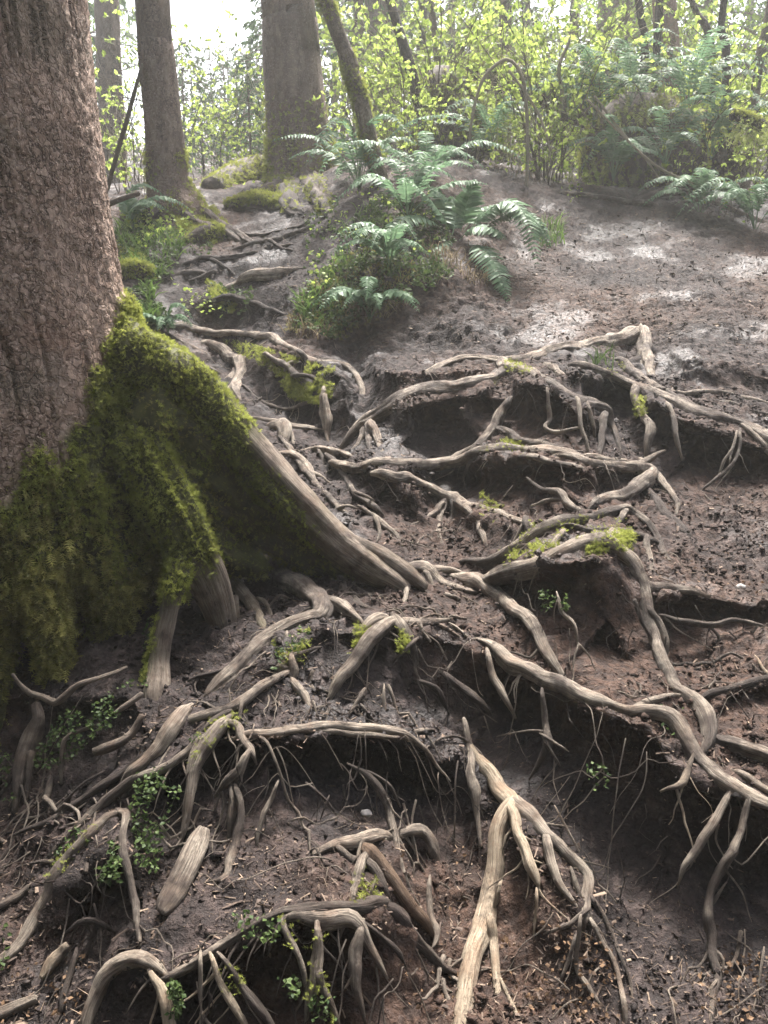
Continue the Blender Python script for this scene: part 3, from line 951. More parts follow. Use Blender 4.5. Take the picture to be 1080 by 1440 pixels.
root('gnarled upright root with an elbow, left of the centre mound',
     "403,896,7 405,915,12 400,932,15 392,943,9", "411,930,10 412,950,14 402,962,9", "415,964,11 427,982,13 436,997,9 445,1008,5", "405,928,10 424,920,10 440,914,6", "404,940,8 394,938,6 385,940,3")
root('pale straight root sloping down left below the gnarled upright root',
     "402,948,9 390,956,14 372,967,15 355,979,15 338,993,16 314,1004,16 291,1008,15 270,1015,14 255,1018,7", "318,1004,8 299,1017,10 288,1030,7", "292,992,5 305,1000,8 318,1004,8", "340,990,6 338,1006,6 338,1018,3")
root('dark stick shaped root pressed into the mud right of the leg of the tree', "326,939,6 302,948,8 280,954,8 268,958,4", mat='root_dark')
# --- the long lip in the middle left and what hangs from it
root('long pale lip root over the dark undercut at the lower middle',
     "335,1038,8 350,1035,13 380,1032,14 413,1029,15 447,1023,15 473,1023,16 507,1027,16 540,1030,14 565,1034,13 582,1042,10 600,1058,7 615,1080,5 628,1094,3",
     "570,1034,6 590,1029,8 606,1028,4", "440,1030,9 480,1033,9 520,1036,8 555,1038,5")
root('hooked root end curling over the mossy hole', "316,1018,10 328,1020,14 338,1028,16 344,1043,16 352,1058,14 356,1066,7")
root('pair of thin legs standing below the hooked root end',
     "346,1066,13 338,1084,17 322,1102,17 312,1112,9", "334,1115,9 338,1130,10 337,1160,12 330,1193,13 322,1214,12 320,1230,10 310,1239,11 302,1240,5", "326,1118,9 328,1138,13 324,1160,9 322,1185,5")
root('slim root leaning in the shade right of the pair of thin legs', "388,1108,5 380,1128,8 373,1145,9 364,1172,7 362,1195,4")
root('hair thin root hanging across the back of the undercut', "437,1108,4 457,1126,5 470,1143,3", "460,1128,3 452,1150,2", mat='root_dark')
root('mossy root arching left of the dark hole and down to the mud',
     "320,1014,10 309,1026,22 296,1042,23 281,1064,22 271,1088,18 266,1126,15 261,1160,12 257,1178,7")
root('sinuous upright root in front of the undercut, right of its middle',
     "497,1080,5 515,1092,9 533,1110,14 546,1132,14 550,1156,13 556,1180,12 561,1208,10 568,1233,9 581,1262,4", "524,1090,4 547,1107,6 559,1128,4", "553,1165,5 566,1190,4 580,1215,3")
root('knuckle of root bending down to the right behind the brown stick', "558,1174,9 577,1171,17 593,1174,22 604,1190,22 612,1207,16 619,1222,8")
root('flat root with a mossy crook left of the brown stick',
     "437,1204,8 464,1195,14 497,1185,20 520,1180,22 537,1178,14", "479,1197,12 496,1211,16 515,1215,16 527,1230,14 536,1246,14 544,1258,7",
     "508,1218,16 500,1240,18 496,1258,11 497,1272,5", "524,1249,5 515,1272,4", "507,1185,5 504,1205,6 508,1218,5")
root('charred looking log end lying below the brown stick', "540,1276,10 548,1282,18 562,1297,22 579,1316,22 596,1334,18 618,1358,14 638,1369,8", "500,1290,6 555,1335,9 566,1352,6", mat='root_dark')
# --- great fork
root('great pale forked root in the lower middle, its left leg leaving the bottom of view',
     ["662,1052,10 668,1064,16 678,1078,22 692,1095,24 707,1116,26 719,1133,28 722,1146,24",
      "714,1136,22 708,1149,26 703,1167,26 699,1196,25 695,1226,25 690,1254,27 684,1278,29 679,1302,34 673,1330,33 664,1358,30 655,1391,29 647,1428,29 641,1462,28"],
     "689,1300,16 693,1330,17 695,1354,15 698,1391,14 702,1422,13 707,1455,12",
     "702,1250,8 697,1270,9 690,1285,6", "707,1385,5 716,1406,7 727,1431,8 732,1450,6",
     mat='root_pale', rough=.14)
root('thin dark strand left of the great forked root', "654,1022,8 660,1060,13 663,1092,16 667,1116,18 670,1131,9 672,1159,7 675,1189,6 677,1222,3")
root('middle prong of the great forked root ending in a frayed tip', "720,1140,18 724,1154,17 727,1172,15 735,1188,16 742,1205,15 748,1223,17 755,1240,12 757,1248,5",
     "754,1262,6 753,1290,5 751,1312,3", "738,1180,6 748,1186,4", "744,1210,5 757,1214,3", mat='root_pale')
root('right arm of the great forked root, splitting into a spider of legs',
     "718,1126,18 726,1130,20 738,1142,20 753,1159,18 767,1176,18 783,1190,17 799,1207,18 814,1223,18 825,1233,15 828,1251,16 826,1272,16 824,1290,15 822,1300,8",
     "769,1186,13 772,1200,14 778,1220,13 789,1244,11 802,1264,9 812,1278,5", "818,1288,9 800,1301,8 774,1311,4", "833,1266,9 846,1288,10 860,1314,9 867,1332,7 875,1351,6 887,1385,6 889,1405,3",
     "833,1300,8 838,1310,9 851,1333,10 863,1354,9 870,1382,8 877,1406,9 878,1446,8", "816,1300,6 811,1360,7 826,1388,9 841,1411,7", "808,1325,6 799,1354,7 789,1381,4", "806,1232,6 811,1250,9 818,1265,6")
# --- bottom lip
root('lip root along the bottom ledge with a cut pale end',
     "232,1378,10 250,1370,15 278,1354,15 312,1333,14 345,1312,14 376,1294,16 401,1285,16 426,1282,18 456,1279,19 484,1277,21 509,1276,22 522,1273,22 530,1271,20")
root('bulging root hoop at the bottom, left of the hanging legs', "232,1376,12 214,1361,22 194,1351,26 172,1358,28 153,1373,28 142,1391,25 133,1410,23 125,1435,21 120,1458,20")
root('second root under the bottom lip, bending down in a double leg',
     "396,1298,8 414,1292,14 445,1294,22 470,1296,26 490,1297,24 505,1304,20 517,1328,14 529,1348,12 538,1364,8", "507,1312,13 502,1340,22 503,1368,21 501,1390,17 507,1410,11 513,1436,6", "500,1368,9 491,1384,6 485,1392,3")
root('broad flaring leg under the bottom lip, mossy at its head', "447,1312,12 448,1340,20 446,1364,22 441,1388,20 436,1410,15 432,1430,9", "448,1368,14 454,1390,14 465,1412,12 474,1446,11")
root('split rootlet leg right of the hoop on the bottom ledge', "398,1292,8 398,1304,13 412,1329,12 423,1351,10 428,1376,8 430,1400,4", "397,1298,9 389,1312,8 380,1336,4")
root('straight pale leg below the hoop of the bottom ledge', "216,1374,10 226,1390,14 231,1412,18 237,1442,20 241,1462,20", mat='root_pale')
root('thin plumb root left of the crossing legs on the bottom ledge', "282,1352,7 282,1384,7 283,1424,3")
root('left one of two slanting legs under the bottom ledge', "300,1354,9 309,1379,12 320,1404,14 331,1423,14 344,1448,14", mat='root_pale')
root('right one of two slanting legs under the bottom ledge', "314,1352,8 337,1384,12 353,1404,16 367,1420,16 382,1444,14 392,1462,13")
# --- left side below the tree
root('curved root falling left from the foot of the tree leg', "262,1000,14 256,1006,20 246,1024,24 230,1047,24 207,1070,22 188,1086,18 176,1098,9")
root('long diagonal root with a bend, running down to the left edge of the ivy leaves',
     "282,1040,7 270,1050,12 253,1067,14 230,1083,16 203,1092,16 180,1105,16 160,1123,16 140,1140,15 117,1160,14 97,1180,14 77,1199,11 64,1210,6")
root('muddy thin root parallel to and above the long diagonal root', "204,1062,6 190,1073,9 167,1093,12 140,1107,12 110,1130,10 77,1153,12 40,1168,8 20,1176,4", "236,1028,5 213,1056,8 187,1080,6", "140,1090,4 110,1110,5 80,1140,5", mat='root_dark')
root('mossy kneed root at the left edge with one long leg and one short upright leg',
     ["178,1144,14 168,1146,13 153,1152,18 137,1170,22 117,1190,24 97,1217,26 89,1228,28 78,1246,26 67,1271,24 50,1298,22 31,1326,20 11,1348,18 -20,1370,16"],
     "172,1145,12 179,1150,14 176,1164,13 172,1180,13 174,1203,14 180,1228,14 183,1252,14 189,1273,13 193,1296,12 196,1318,9 197,1331,5", "86,1222,9 70,1246,11 50,1276,9 40,1296,5", "88,1216,5 69,1214,6 47,1215,4 30,1220,3")
root('blunt mossy root at the left edge of the view', "60,1238,9 52,1243,13 33,1257,14 11,1271,16 -30,1291,16", mat='root_dark')
root('faded root standing upright low at the left', "104,1348,8 97,1379,12 89,1407,13 85,1424,7", mat='root_dark')
root('dark buried root under the ivy leaves at the left', "95,1312,7 110,1300,10 130,1296,11 150,1306,8", "112,1300,5 102,1316,4 97,1330,3", mat='root_dark')

# --- loose wood
def slab(label, pts, thick, mat, name):
    """a flat split of wood lying on the ground: an outline of left/right edges swept along its length"""
    w = to_world(P(pts), .2)
    c = catmull(w, 0.012)
    n = len(c)
    tg = np.gradient(c[:, :3], axis=0); tg /= np.linalg.norm(tg, axis=1)[:, None]
    view = np.array([0, 0, CAM_Z]) - c[:, :3]
    up = view / np.linalg.norm(view, axis=1)[:, None] + np.array([0, 0, .5])
    side = np.cross(tg, up); side /= np.linalg.norm(side, axis=1)[:, None]
    up = np.cross(side, tg)
    prof = [(-1, -1), (-1.03, .1), (-.86, .85), (-.4, 1.08), (.15, .95), (.62, 1.1), (.93, .75), (1.02, 0), (1, -1)]
    m = len(prof)
    V = np.zeros((n, m, 3))
    s = np.arange(n) * 0.012
    for j, (a, b) in enumerate(prof):
        e = 1 + .12 * perlin(np.stack([s * 22, np.full(n, j * .8), np.full(n, 3.3)], 1))
        V[:, j] = c[:, :3] + side * (a * c[:, 3] * e)[:, None] + up * (b * thick * (.8 + .4 * e))[:, None]
    k = len(V.reshape(-1, 3))
    i, j = np.meshgrid(np.arange(n - 1), np.arange(m - 1), indexing='ij')
    Q = np.stack([i * m + j, i * m + j + 1, (i + 1) * m + j + 1, (i + 1) * m + j], -1).reshape(-1, 4)
    VV_ = np.vstack([V.reshape(-1, 3), c[0, :3], c[-1, :3]])
    a = np.arange(m - 1)
    T = np.vstack([np.stack([a + 1, a, np.full(m - 1, k)], 1), np.stack([(n - 1) * m + a, (n - 1) * m + a + 1, np.full(m - 1, k + 1)], 1)])
    pr = np.array(prof)
    G = np.zeros((n, m, 3)); G[..., 0] = pr[:, 0]; G[..., 1] = pr[:, 1] * .3; G[..., 2] = s[:, None] * 2.4
    G = np.vstack([G.reshape(-1, 3), [[0, 0, 0]], [[0, 0, s[-1]]]])
    o = mesh_np(name, VV_, [Q, T], M[mat], {'grain': ('FLOAT_VECTOR', G)})
    return tag(o, label, 'wood')
slab('broad pale slab of split wood lying on the mud, left of the undercut', "287,1168,18 281,1182,30 272,1202,35 259,1230,37 245,1258,37 233,1276,32 226,1286,18", .007, 'root', 'split_wood')
slab('small pale wood chip at the lower left under the mossy kneed root', "95,1330,10 86,1342,16 74,1354,19 64,1370,14 58,1378,6", .010, 'root_pale', 'split_wood')
slab('blurry flat wood chip in the bottom left corner', "52,1406,10 30,1415,16 5,1426,18 -25,1436,14", .010, 'root', 'split_wood')
root('weathered brown broken stick leaning down to the right in the lower middle', "514,1194,14 520,1200,21 536,1220,21 551,1238,20 566,1260,21 582,1282,22 597,1298,18 607,1314,9",
     "505,1198,3 522,1193,6 534,1203,4", mat='broken', cat='stick', name='broken_stick', part='splinter', rough=.10, wob=.12, lift=1.1)
root('short curved peeled stick standing in the mud, right of the brown stick', "604,1246,8 604,1268,10 607,1290,11 614,1309,12 612,1326,9 608,1334,4", mat='root', cat='stick', name='peeled_stick', lift=.8)
root('weathered log lying across the gully beyond the ledge', "318,408,9 330,403,14 350,394,18 380,389,21 410,384,18 420,380,8", mat='root', cat='log', name='fallen_log')
root('leafless twig lying across the right end of the longest root', "1008,566,5 1030,569,6 1055,578,6 1090,588,5", cat='twig', name='fallen_twig', mat='root')
root('three pronged dry twig in the bottom right corner', "1073,1344,4 1066,1394,4 1058,1430,3", "1065,1395,3 1043,1412,3 1012,1431,2", "1066,1402,3 1078,1430,2", cat='twig', name='fallen_twig', part='twig_fork', mat='root')
root('thin bare twig slanting across the dark right of the great fork', "784,1142,3 796,1166,4 812,1195,3 822,1215,2", "796,1164,3 770,1160,2", "812,1210,3 850,1220,2", cat='twig', name='fallen_twig', part='twig_fork', mat='root')
root('upright bare twig in the shade left of the great fork', "643,1080,3 640,1110,3 639,1190,2", cat='twig', name='fallen_twig', mat='root')
root('brown twig lying on the right ledge beside the arch root', "1066,930,4 1075,945,5 1095,960,5", cat='twig', name='fallen_twig', mat='root_pale')

# hair roots on the risers: nobody could count them
def scatter(poly, n, seed=0):
    q = np.array(poly if not isinstance(poly, str) else P(poly))[:, :2]
    r = np.random.default_rng(1000 + seed)
    lo, hi = q.min(0), q.max(0)
    out = np.zeros((0, 2))
    while len(out) < n:
        c = lo + (hi - lo) * r.random((n * 2, 2))
        out = np.vstack([out, c[in_poly(c[:, 0], c[:, 1], [tuple(z) for z in q])]])
    return out[:n]
ch = []
rr = np.random.default_rng(11)
for k, (s, a, h) in enumerate(RISERS):
    if a < 54: continue
    poly = P(s)
    q = np.array(poly)
    area = 0.5 * abs(np.dot(q[:, 0], np.roll(q[:, 1], 1)) - np.dot(q[:, 1], np.roll(q[:, 0], 1)))
    n = int(min(12, 3 + area / 3600))
    uv = scatter(poly, n, k)
    uv = uv[(uv[:, 0] > -40) & (uv[:, 0] < 1120) & (uv[:, 1] < 1480)]
    if not len(uv): continue
    for p in on_ground(uv[:, 0], uv[:, 1]):
        L = rr.uniform(.03, .13)
        m = rr.normal(size=(4, 3)) * L * .16
        t = np.linspace(0, 1, 4)[:, None]
        line = p + np.array([0, -.02, .02]) + t * np.array([rr.normal() * .35 * L, -.25 * L, -L]) + m * t
        v, qd, tr, g = tube_arrays(np.column_stack([line, np.linspace(1, .35, 4) * rr.uniform(.0011, .0026)]), sides=4, rough=0, ridge=0, wob=0, step=.03, cap=False)
        ch.append((v, qd, tr, g))
tag(tube_obj('hair_roots', ch, M['root_dark']), 'hair thin rootlets fraying out of the dark earth faces', 'rootlets', kind='stuff')

# thin roots threading over the treads, too many and too fine to count
_rt = np.random.default_rng(505)
def threads():
    ch = []
    uv = np.vstack([scatter("0,1440 0,1060 220,1000 300,900 420,830 560,840 700,800 640,700 500,600 900,500 1080,560 1080,1440", 110, 7), scatter("420,760 560,780 700,900 560,1000 400,980", 45, 8), scatter("230,470 460,470 500,640 420,640", 25, 9), scatter("0,1040 220,1000 220,1200 0,1200", 30, 10)])
    for p in on_ground(uv[:, 0], uv[:, 1]):
        L = _rt.uniform(.10, .45); n = int(L / .03) + 3
        a = _rt.uniform(-2.9, -.2) if _rt.random() < .7 else _rt.uniform(0, 6.28)
        x, y = p[0], p[1]; line = []
        r0 = _rt.gamma(2.2, .0009) + .0010
        for k in range(n):
            a += _rt.normal() * .33
            x += math.cos(a) * .028; y += math.sin(a) * .024
            line.append((x, y, float(H(x, y)) + .011 + .008 * _rt.normal()))
        ln = np.array(line)
        if FN.get(fr, ln[:, 0], ln[:, 1]).mean() > .35: r0 = min(r0, .0018)
        if np.abs(np.diff(ln[:, 2])).max() > .10: continue
        w = np.column_stack([np.array(line), np.linspace(1, .35, n) * r0])
        ch.append(tube_arrays(w, sides=6, rough=.2, ridge=.1, wob=.3, step=.018, seed=_rt.integers(0, 999)))
    tag(tube_obj('thin_roots', ch, M['root']), 'tangle of thin roots threading through the trodden mud', 'rootlets', kind='stuff')
threads()
# ------------------------------------------------------------------ earth clings to the roots; then the sheet is built
from mathutils.kdtree import KDTree
RP = np.vstack(ROOT_PTS)
kd = KDTree(len(RP))
for i, q_ in enumerate(RP):
    kd.insert(q_[:3], i)
kd.balance()
N2 = grid_normals(TV)
cand = np.nonzero((np.abs(gx_) < 2.6) & (gy_ > .9) & (gy_ < 7.5))[0]
add = np.zeros(len(TV))
for i in cand:
    co, j, dist = kd.find(TV[i])
    r = RP[j, 3]
    if dist < 2.6 * r + .02:
        h = float(np.dot(RP[j, :3] - TV[i], N2[i]))
        if -.02 < h < .07:
            lat = math.sqrt(max(dist * dist - h * h, 0))
            f = 1 - min(1, lat / (2.2 * r + .014))
            add[i] = (h + .25 * r) * .8 * f * f * (3 - 2 * f) if h > -.25 * r else 0
TV += N2 * add[:, None]
TV += N2 * (.0045 * fbm(TV * 33 + 5, 3) * sstep(0, .004, add))[:, None]
tag(mesh_np('hillside', TV, TF, M['mud']), kind='structure')
# ------------------------------------------------------------------ the big mossy spruce at the left
def project(p):
    p = np.asarray(p, float)
    z = p[:, 2] - CAM_Z
    f = p[:, 1] * CP + z * SP
    up = -p[:, 1] * SP + z * CP
    return 540 + FPX * p[:, 0] / f, 720 - FPX * up / f

TC = np.array([-1.125, 2.62])
sil = P("137,0 152,150 165,300 176,390 186,450 200,520 214,600 228,700 236,800 236,900 230,980")
prof = []
for u, v in sil:
    a, b = ray(u, v)
    r = abs(TC[0] - a * TC[1]) / math.sqrt(1 + a * a)
    prof.append((CAM_Z + b * (TC[1] - .12), r))
prof = np.array(prof)[::-1]
zs = np.concatenate([np.arange(0.15, 2.25, 0.0075), 2.25 + growing(0, 9.5, 0.01, 1.12, 0.35)])
NTH = 400
th = np.linspace(0, 2 * math.pi, NTH, endpoint=False)
TH, ZG = np.meshgrid(th, zs)
R0 = np.interp(ZG, prof[:, 0], prof[:, 1])
R0 = np.where(ZG > 2.2, R0 - 0.012 * (ZG - 2.2), R0)
def wrap(a):
    return (a + math.pi) % (2 * math.pi) - math.pi
for t0, w, A, hgt in ((-12, 15, .17, .42), (-40, 12, .13, .36), (-63, 12, .17, .24), (-84, 11, .20, .22), (-103, 12, .17, .24), (-125, 13, .13, .33),
                      (-160, 18, .14, .4), (160, 20, .16, .4), (110, 22, .15, .45), (55, 22, .15, .5)):
    R0 = R0 + A * np.exp(-(wrap(TH - rad(t0)) / rad(w)) ** 2) * np.exp(-np.maximum(ZG - .45, 0) / hgt) * .8
for t0, w, A in ((-27, 6, .14), (-52, 6, .22), (-74, 6, .24), (-93, 6, .20), (-113, 7, .20)):    # dark slots between the root legs
    R0 = R0 - A * np.exp(-(wrap(TH - rad(t0)) / rad(w)) ** 2) * sstep(.82, .50, ZG + .05 * np.sin(TH * 9))
ct, st = np.cos(TH), np.sin(TH)
raw = np.stack([TC[0] + R0 * ct - .02 * (ZG - 1), TC[1] + R0 * st, ZG], -1).reshape(-1, 3)
pu, pv = project(raw)
front = (wrap(TH.ravel() + math.pi / 2) > -1.9) & (wrap(TH.ravel() + math.pi / 2) < 1.7)
vb = np.interp(pu, [-260, -60, 0, 60, 85, 110, 130, 150, 172, 190, 215], [690, 690, 680, 655, 640, 590, 540, 490, 425, 400, 380])
edge_n = 62 * fbm(raw * 8, 4)
mossy = sstep(-25, 30, pv - vb + edge_n)
mossy = np.where(wrap(TH.ravel() - math.pi / 2) ** 2 < 1.1, sstep(1.3, .9, ZG.ravel()), mossy)
slots = np.zeros(TH.size)
for t0, w in ((-27, 5), (-52, 5), (-74, 5), (-93, 5), (-113, 5)):
    slots = np.maximum(slots, (np.exp(-(wrap(TH - rad(t0)) / rad(w)) ** 2) * sstep(.70, .50, ZG + .05 * np.sin(TH * 9))).ravel())
mossy = mossy * (1 - .9 * slots)
flow = raw * np.array([9, 9, 4.0])
clump = np.maximum(fbm(flow, 3), -.45)
bx = (TH * .36 / .019 + .8 * fbm(raw * 17, 2).reshape(TH.shape)).ravel()
by = (ZG / .027 + .8 * fbm(raw * 17 + 40, 2).reshape(TH.shape)).ravel()
f1, fe, fid = worley2(bx, by)
plate = (0.0042 * fid + 0.001) * sstep(.0, .3, fe) * (1 - .6 * f1)
fiss = perlin(np.stack([ct.ravel() * 5.2, st.ravel() * 5.2, ZG.ravel() * .85], 1)) + .35 * perlin(np.stack([ct.ravel() * 14, st.ravel() * 14, ZG.ravel() * 3.2], 1))
fiss = -0.016 * sstep(.11, .0, np.abs(fiss)) * sstep(-.3, .2, perlin(raw * 2.2))
und = 0.016 * fbm(raw * np.array([3, 3, 1.3]), 3) + .003 * fbm(raw * 30, 2)
d = (plate + fiss) * (1 - mossy) + und + mossy * (.012 + .034 * clump + .008 * fbm(raw * 34, 2))
nr = np.stack([ct.ravel(), st.ravel(), np.zeros(TH.size)], 1)
TRV = raw + nr * d[:, None]
nz_ = len(zs)
ii, jj = np.meshgrid(np.arange(nz_ - 1), np.arange(NTH), indexing='ij')
j2 = (jj + 1) % NTH
TRF = np.stack([ii * NTH + jj, ii * NTH + j2, (ii + 1) * NTH + j2, (ii + 1) * NTH + jj], -1).reshape(-1, 4)
grain = np.stack([ct.ravel() * .36, st.ravel() * .36, ZG.ravel()], 1)

# bark that turns to moss where the attribute says so
def mossy_version(m, name):
    m2 = m.copy(); m2.name = name
    t = m2.node_tree
    pr = [n for n in t.nodes if n.type == 'BSDF_PRINCIPLED'][0]
    src = pr.inputs['Base Color'].links[0].from_socket
    at_ = t.nodes.new('ShaderNodeAttribute'); at_.attribute_name = 'mossy'
    nz = t.nodes.new('ShaderNodeTexNoise'); nz.inputs['Scale'].default_value = 22; nz.inputs['Detail'].default_value = 5
    rp = t.nodes.new('ShaderNodeValToRGB')
    rp.color_ramp.elements[0].position = .3; rp.color_ramp.elements[0].color = (.030, .028, .012, 1)
    rp.color_ramp.elements[1].position = .75; rp.color_ramp.elements[1].color = (.105, .11, .030, 1)
    ge = t.nodes.new('ShaderNodeNewGeometry')
    t.links.new(ge.outputs['Position'], nz.inputs['Vector']); t.links.new(nz.outputs['Fac'], rp.inputs[0])
    mx = t.nodes.new('ShaderNodeMix'); mx.data_type = 'RGBA'
    t.links.new(at_.outputs['Fac'], mx.inputs[0]); t.links.new(src, mx.inputs[6]); t.links.new(rp.outputs[0], mx.inputs[7])
    t.links.new(mx.outputs[2], pr.inputs['Base Color'])
    return m2
M['bark_mossy'] = mossy_version(M['bark'], 'spruce bark grown over with moss')
M['root_mossy'] = mossy_version(M['root_bark'], 'root bark grown over with moss')

spruce = empty('spruce_tree', (TC[0], TC[1], float(H(TC[0], TC[1]))))
tag(spruce, 'big rough barked spruce trunk filling the left edge, its base thick with moss', 'tree')
trunk = under(mesh_np('trunk', TRV, TRF, M['bark_mossy'], {'grain': ('FLOAT_VECTOR', grain), 'mossy': ('FLOAT', mossy)}), spruce)

TREE_ROOTS = []
def tree_root(strands, moss_fn=None, label=None, rough=.16, lift=.3):
    """root of the spruce: photo points with their own distance where it stands clear of the ground"""
    ch, gv = [], []
    for s in strands:
        ch.append(root_tube(s, rough=rough, wob=.2, lift=lift, step=.012, bury=False))
    V, F, G = merge(ch)
    u, v = project(V)
    ms = np.zeros(len(V)) if moss_fn is None else np.clip(moss_fn(u, v, V) + .35 * fbm(V * 12, 3), 0, 1)
    o = under(mesh_np('root', V, F, M['root_mossy'], {'grain': ('FLOAT_VECTOR', G), 'mossy': ('FLOAT', ms)}), spruce)
    if label: o['label'] = label
    TREE_ROOTS.append((o, V, F, ms))
    return o
ridge_moss = lambda u, v, V: sstep(385, 325, u) + .9 * sstep(480, 410, u) * sstep(14, 50, v - np.interp(u, [215, 300, 370, 440, 520, 600], [480, 556, 622, 696, 762, 815]))
tree_root(["150,440,40,2.62 180,490,70,2.54 208,516,80,2.54 240,540,88,2.54 272,566,82,2.57 305,596,76,2.58 340,628,68,2.58 372,661,66,2.58 405,697,60,2.57 438,730,56,2.57 470,758,53,2.57 500,781,50,2.56 528,801,44,2.545 552,816,34,2.53 572,829,22,2.53",
           "470,748,20,2.55 505,768,24,2.55 540,786,26,2.55 572,806,24,2.55 598,826,14,2.55"],
          ridge_moss, 'long sharp crested buttress root, mossy at the trunk and bare further down', lift=.0)
tree_root(["190,600,90,2.46 235,610,90,2.56 280,640,86,2.60 330,676,76,2.62 380,712,64,2.62 430,752,52,2.62 480,784,40,2.60",
           "200,660,90,2.44 250,680,80,2.54 300,706,70,2.60 350,738,60,2.62 400,770,46,2.60 440,796,30,2.58",
           "230,690,90,2.50 270,730,80,2.56 310,764,70,2.58 345,786,50,2.56 370,800,30,2.52",
           "330,700,70,2.66 400,744,64,2.66 450,780,56,2.62 500,806,40,2.58"],
          lambda u, v, V: .95 + .3 * fbm(V * 9, 2), 'dark mossy flank under the crest of the long buttress root', rough=.26, lift=.0)
tree_root(["150,560,60,2.66 196,626,74,2.46 222,674,76,2.42 246,722,70,2.39 268,768,62,2.37 290,810,54,2.35 304,846,46,2.34 313,880,40,2.33 320,912,30,2.30",
           "262,740,30,2.35 288,778,22,2.34 300,800,14,2.34"],
          lambda u, v, V: sstep(800, 740, v) * 1.3 + .7 * sstep(24, -14, u - np.interp(v, [620, 700, 800, 900], [230, 262, 300, 322])) * sstep(850, 780, v), 'second buttress root, bright moss along its crest and bare grey below', lift=.0)
tree_root(["262,740,46,2.40 258,780,40,2.34 250,812,34,2.28 241,840,28,2.24 238,858,25,2.23 232,880,27,2.21 226,906,29,2.19 223,932,31,2.16 224,956,38,2.12 222,976,44,2.09 221,1000,38,2.06"],
          lambda u, v, V: sstep(862, 820, v) + .8 * sstep(226, 206, u + .16 * (v - 900)), 'pale leg of the tree standing on the mud beside the leafy hollow', lift=.0)
tree_root(["50,990,12,2.06 54,1010,17,2.04 48,1033,26 38,1060,28 31,1082,23 25,1110,14 20,1144,8", "44,1060,12 40,1092,10 37,1132,7"], None, 'pale split root below the moss skirt at the far left')
tree_root(["18,948,5,2.0 28,962,6,2.0 42,974,9,2.0 60,980,10,2.0 78,988,12,2.0 93,977,11,2.0 110,963,9,2.01 133,955,8,2.03 157,947,7,2.06 178,938,5,2.1"], None, 'grey root bowed across the front of the moss skirt', lift=.0)
tree_root(["140,1020,4 128,1024,6 107,1032,8 92,1043,9 87,1073,8 87,1104,4"], None)
tree_root(["200,1008,9 187,1033,12 170,1047,14 150,1055,16 133,1060,12", "200,978,9 186,988,9 173,997,8 160,1006,5"], None)
tree_root(["292,778,7 302,791,10 319,810,14 336,829,16 352,849,18 363,866,16 369,882,13 377,896,7", "362,842,5 374,850,6 387,882,5",
           "331,842,12 330,866,12 324,891,7 322,902,5", "333,852,6 336,879,6 342,898,6 350,905,4"], lambda u, v, V: .2 * np.ones(len(u)), 'thin forked root running beside the second buttress')

# ------------------------------------------------------------------ moss sprigs
def frame_from(axis, rng, n):
    a = axis / (np.linalg.norm(axis, axis=1)[:, None] + 1e-9)
    r = rng.normal(size=(n, 3))
    s = np.cross(a, r); s /= np.linalg.norm(s, axis=1)[:, None] + 1e-9
    return a, s, np.cross(a, s)
def stamp(base_v, base_f, pos, axis, size, rng, width=1.0):
    """copies of a small shape (x side, y out, z along) as one array; returns verts, faces, tint"""
    n, m = len(pos), len(base_v)
    a, s, o = frame_from(axis, rng, n)
    V = pos[:, None] + size[:, None, None] * (base_v[None, :, :1] * width * s[:, None] + base_v[None, :, 1:2] * o[:, None] + base_v[None, :, 2:] * a[:, None])
    F = (base_f[None] + (np.arange(n) * m)[:, None, None]).reshape(-1, base_f.shape[1])
    return V.reshape(-1, 3), F, np.repeat(rng.random(n), m)
_sv, _sf = [], []
for k, (z, w) in enumerate(((.02, .30), (.16, .40), (.31, .44), (.47, .40), (.63, .32), (.79, .22))):
    for sg in (-1, 1):
        b = len(_sv)
        _sv += [(0, 0, z), (sg * w, .16 * math.sin(k * 2.1 + sg), z + .20), (sg * .04, .03, z + .12)]
        _sf.append((b, b + 1, b + 2) if sg > 0 else (b, b + 2, b + 1))
b = len(_sv)
_sv += [(-.06, 0, .6), (.06, 0, .6), (0, .12, 1.05)]
_sf.append((b, b + 1, b + 2))
SPRIG_V, SPRIG_F = np.array(_sv), np.array(_sf)

def surface_points(V, F, weight, n, rng):
    """random points on a mesh; weight per vertex"""
    T = []
    for f in (F if isinstance(F, list) else [F]):
        f = np.asarray(f)
        T.append(f[:, :3])
        if f.shape[1] == 4:
            T.append(f[:, [0, 2, 3]])
    T = np.vstack(T)
    a, b, c = V[T[:, 0]], V[T[:, 1]], V[T[:, 2]]
    nn = np.cross(b - a, c - a)
    ar = np.linalg.norm(nn, axis=1)
    w = ar * weight[T].mean(1)
    if w.sum() <= 0: return np.zeros((0, 3)), np.zeros((0, 3))
    cum = np.cumsum(w)
    i = np.searchsorted(cum, rng.random(n) * cum[-1])
    i = np.minimum(i, len(T) - 1)
    r1, r2 = np.sqrt(rng.random(n))[:, None], rng.random(n)[:, None]
    return a[i] * (1 - r1) + b[i] * r1 * (1 - r2) + c[i] * r1 * r2, nn[i] / (ar[i][:, None] + 1e-12)
def sprig_mesh(name, pts, nor, size, mat, rng, droop=.55, spread=.5, parent=None):
    n = len(pts)
    ax = nor * .75 + np.array([0, 0, -droop]) + rng.normal(size=(n, 3)) * spread
    V, F, t = stamp(SPRIG_V, SPRIG_F, pts - nor * .004, ax, size, rng)
    patch = np.repeat(.5 + .5 * fbm(pts * 7, 2), len(SPRIG_V))
    t = np.clip(.45 * t + .55 * patch, 0, 1)
    o = mesh_np(name, V, F, mat, {'tint': ('FLOAT', t)}, smooth=False)
    if parent is not None: under(o, parent)
    return o
rg = np.random.default_rng(21)
vis = mossy * front
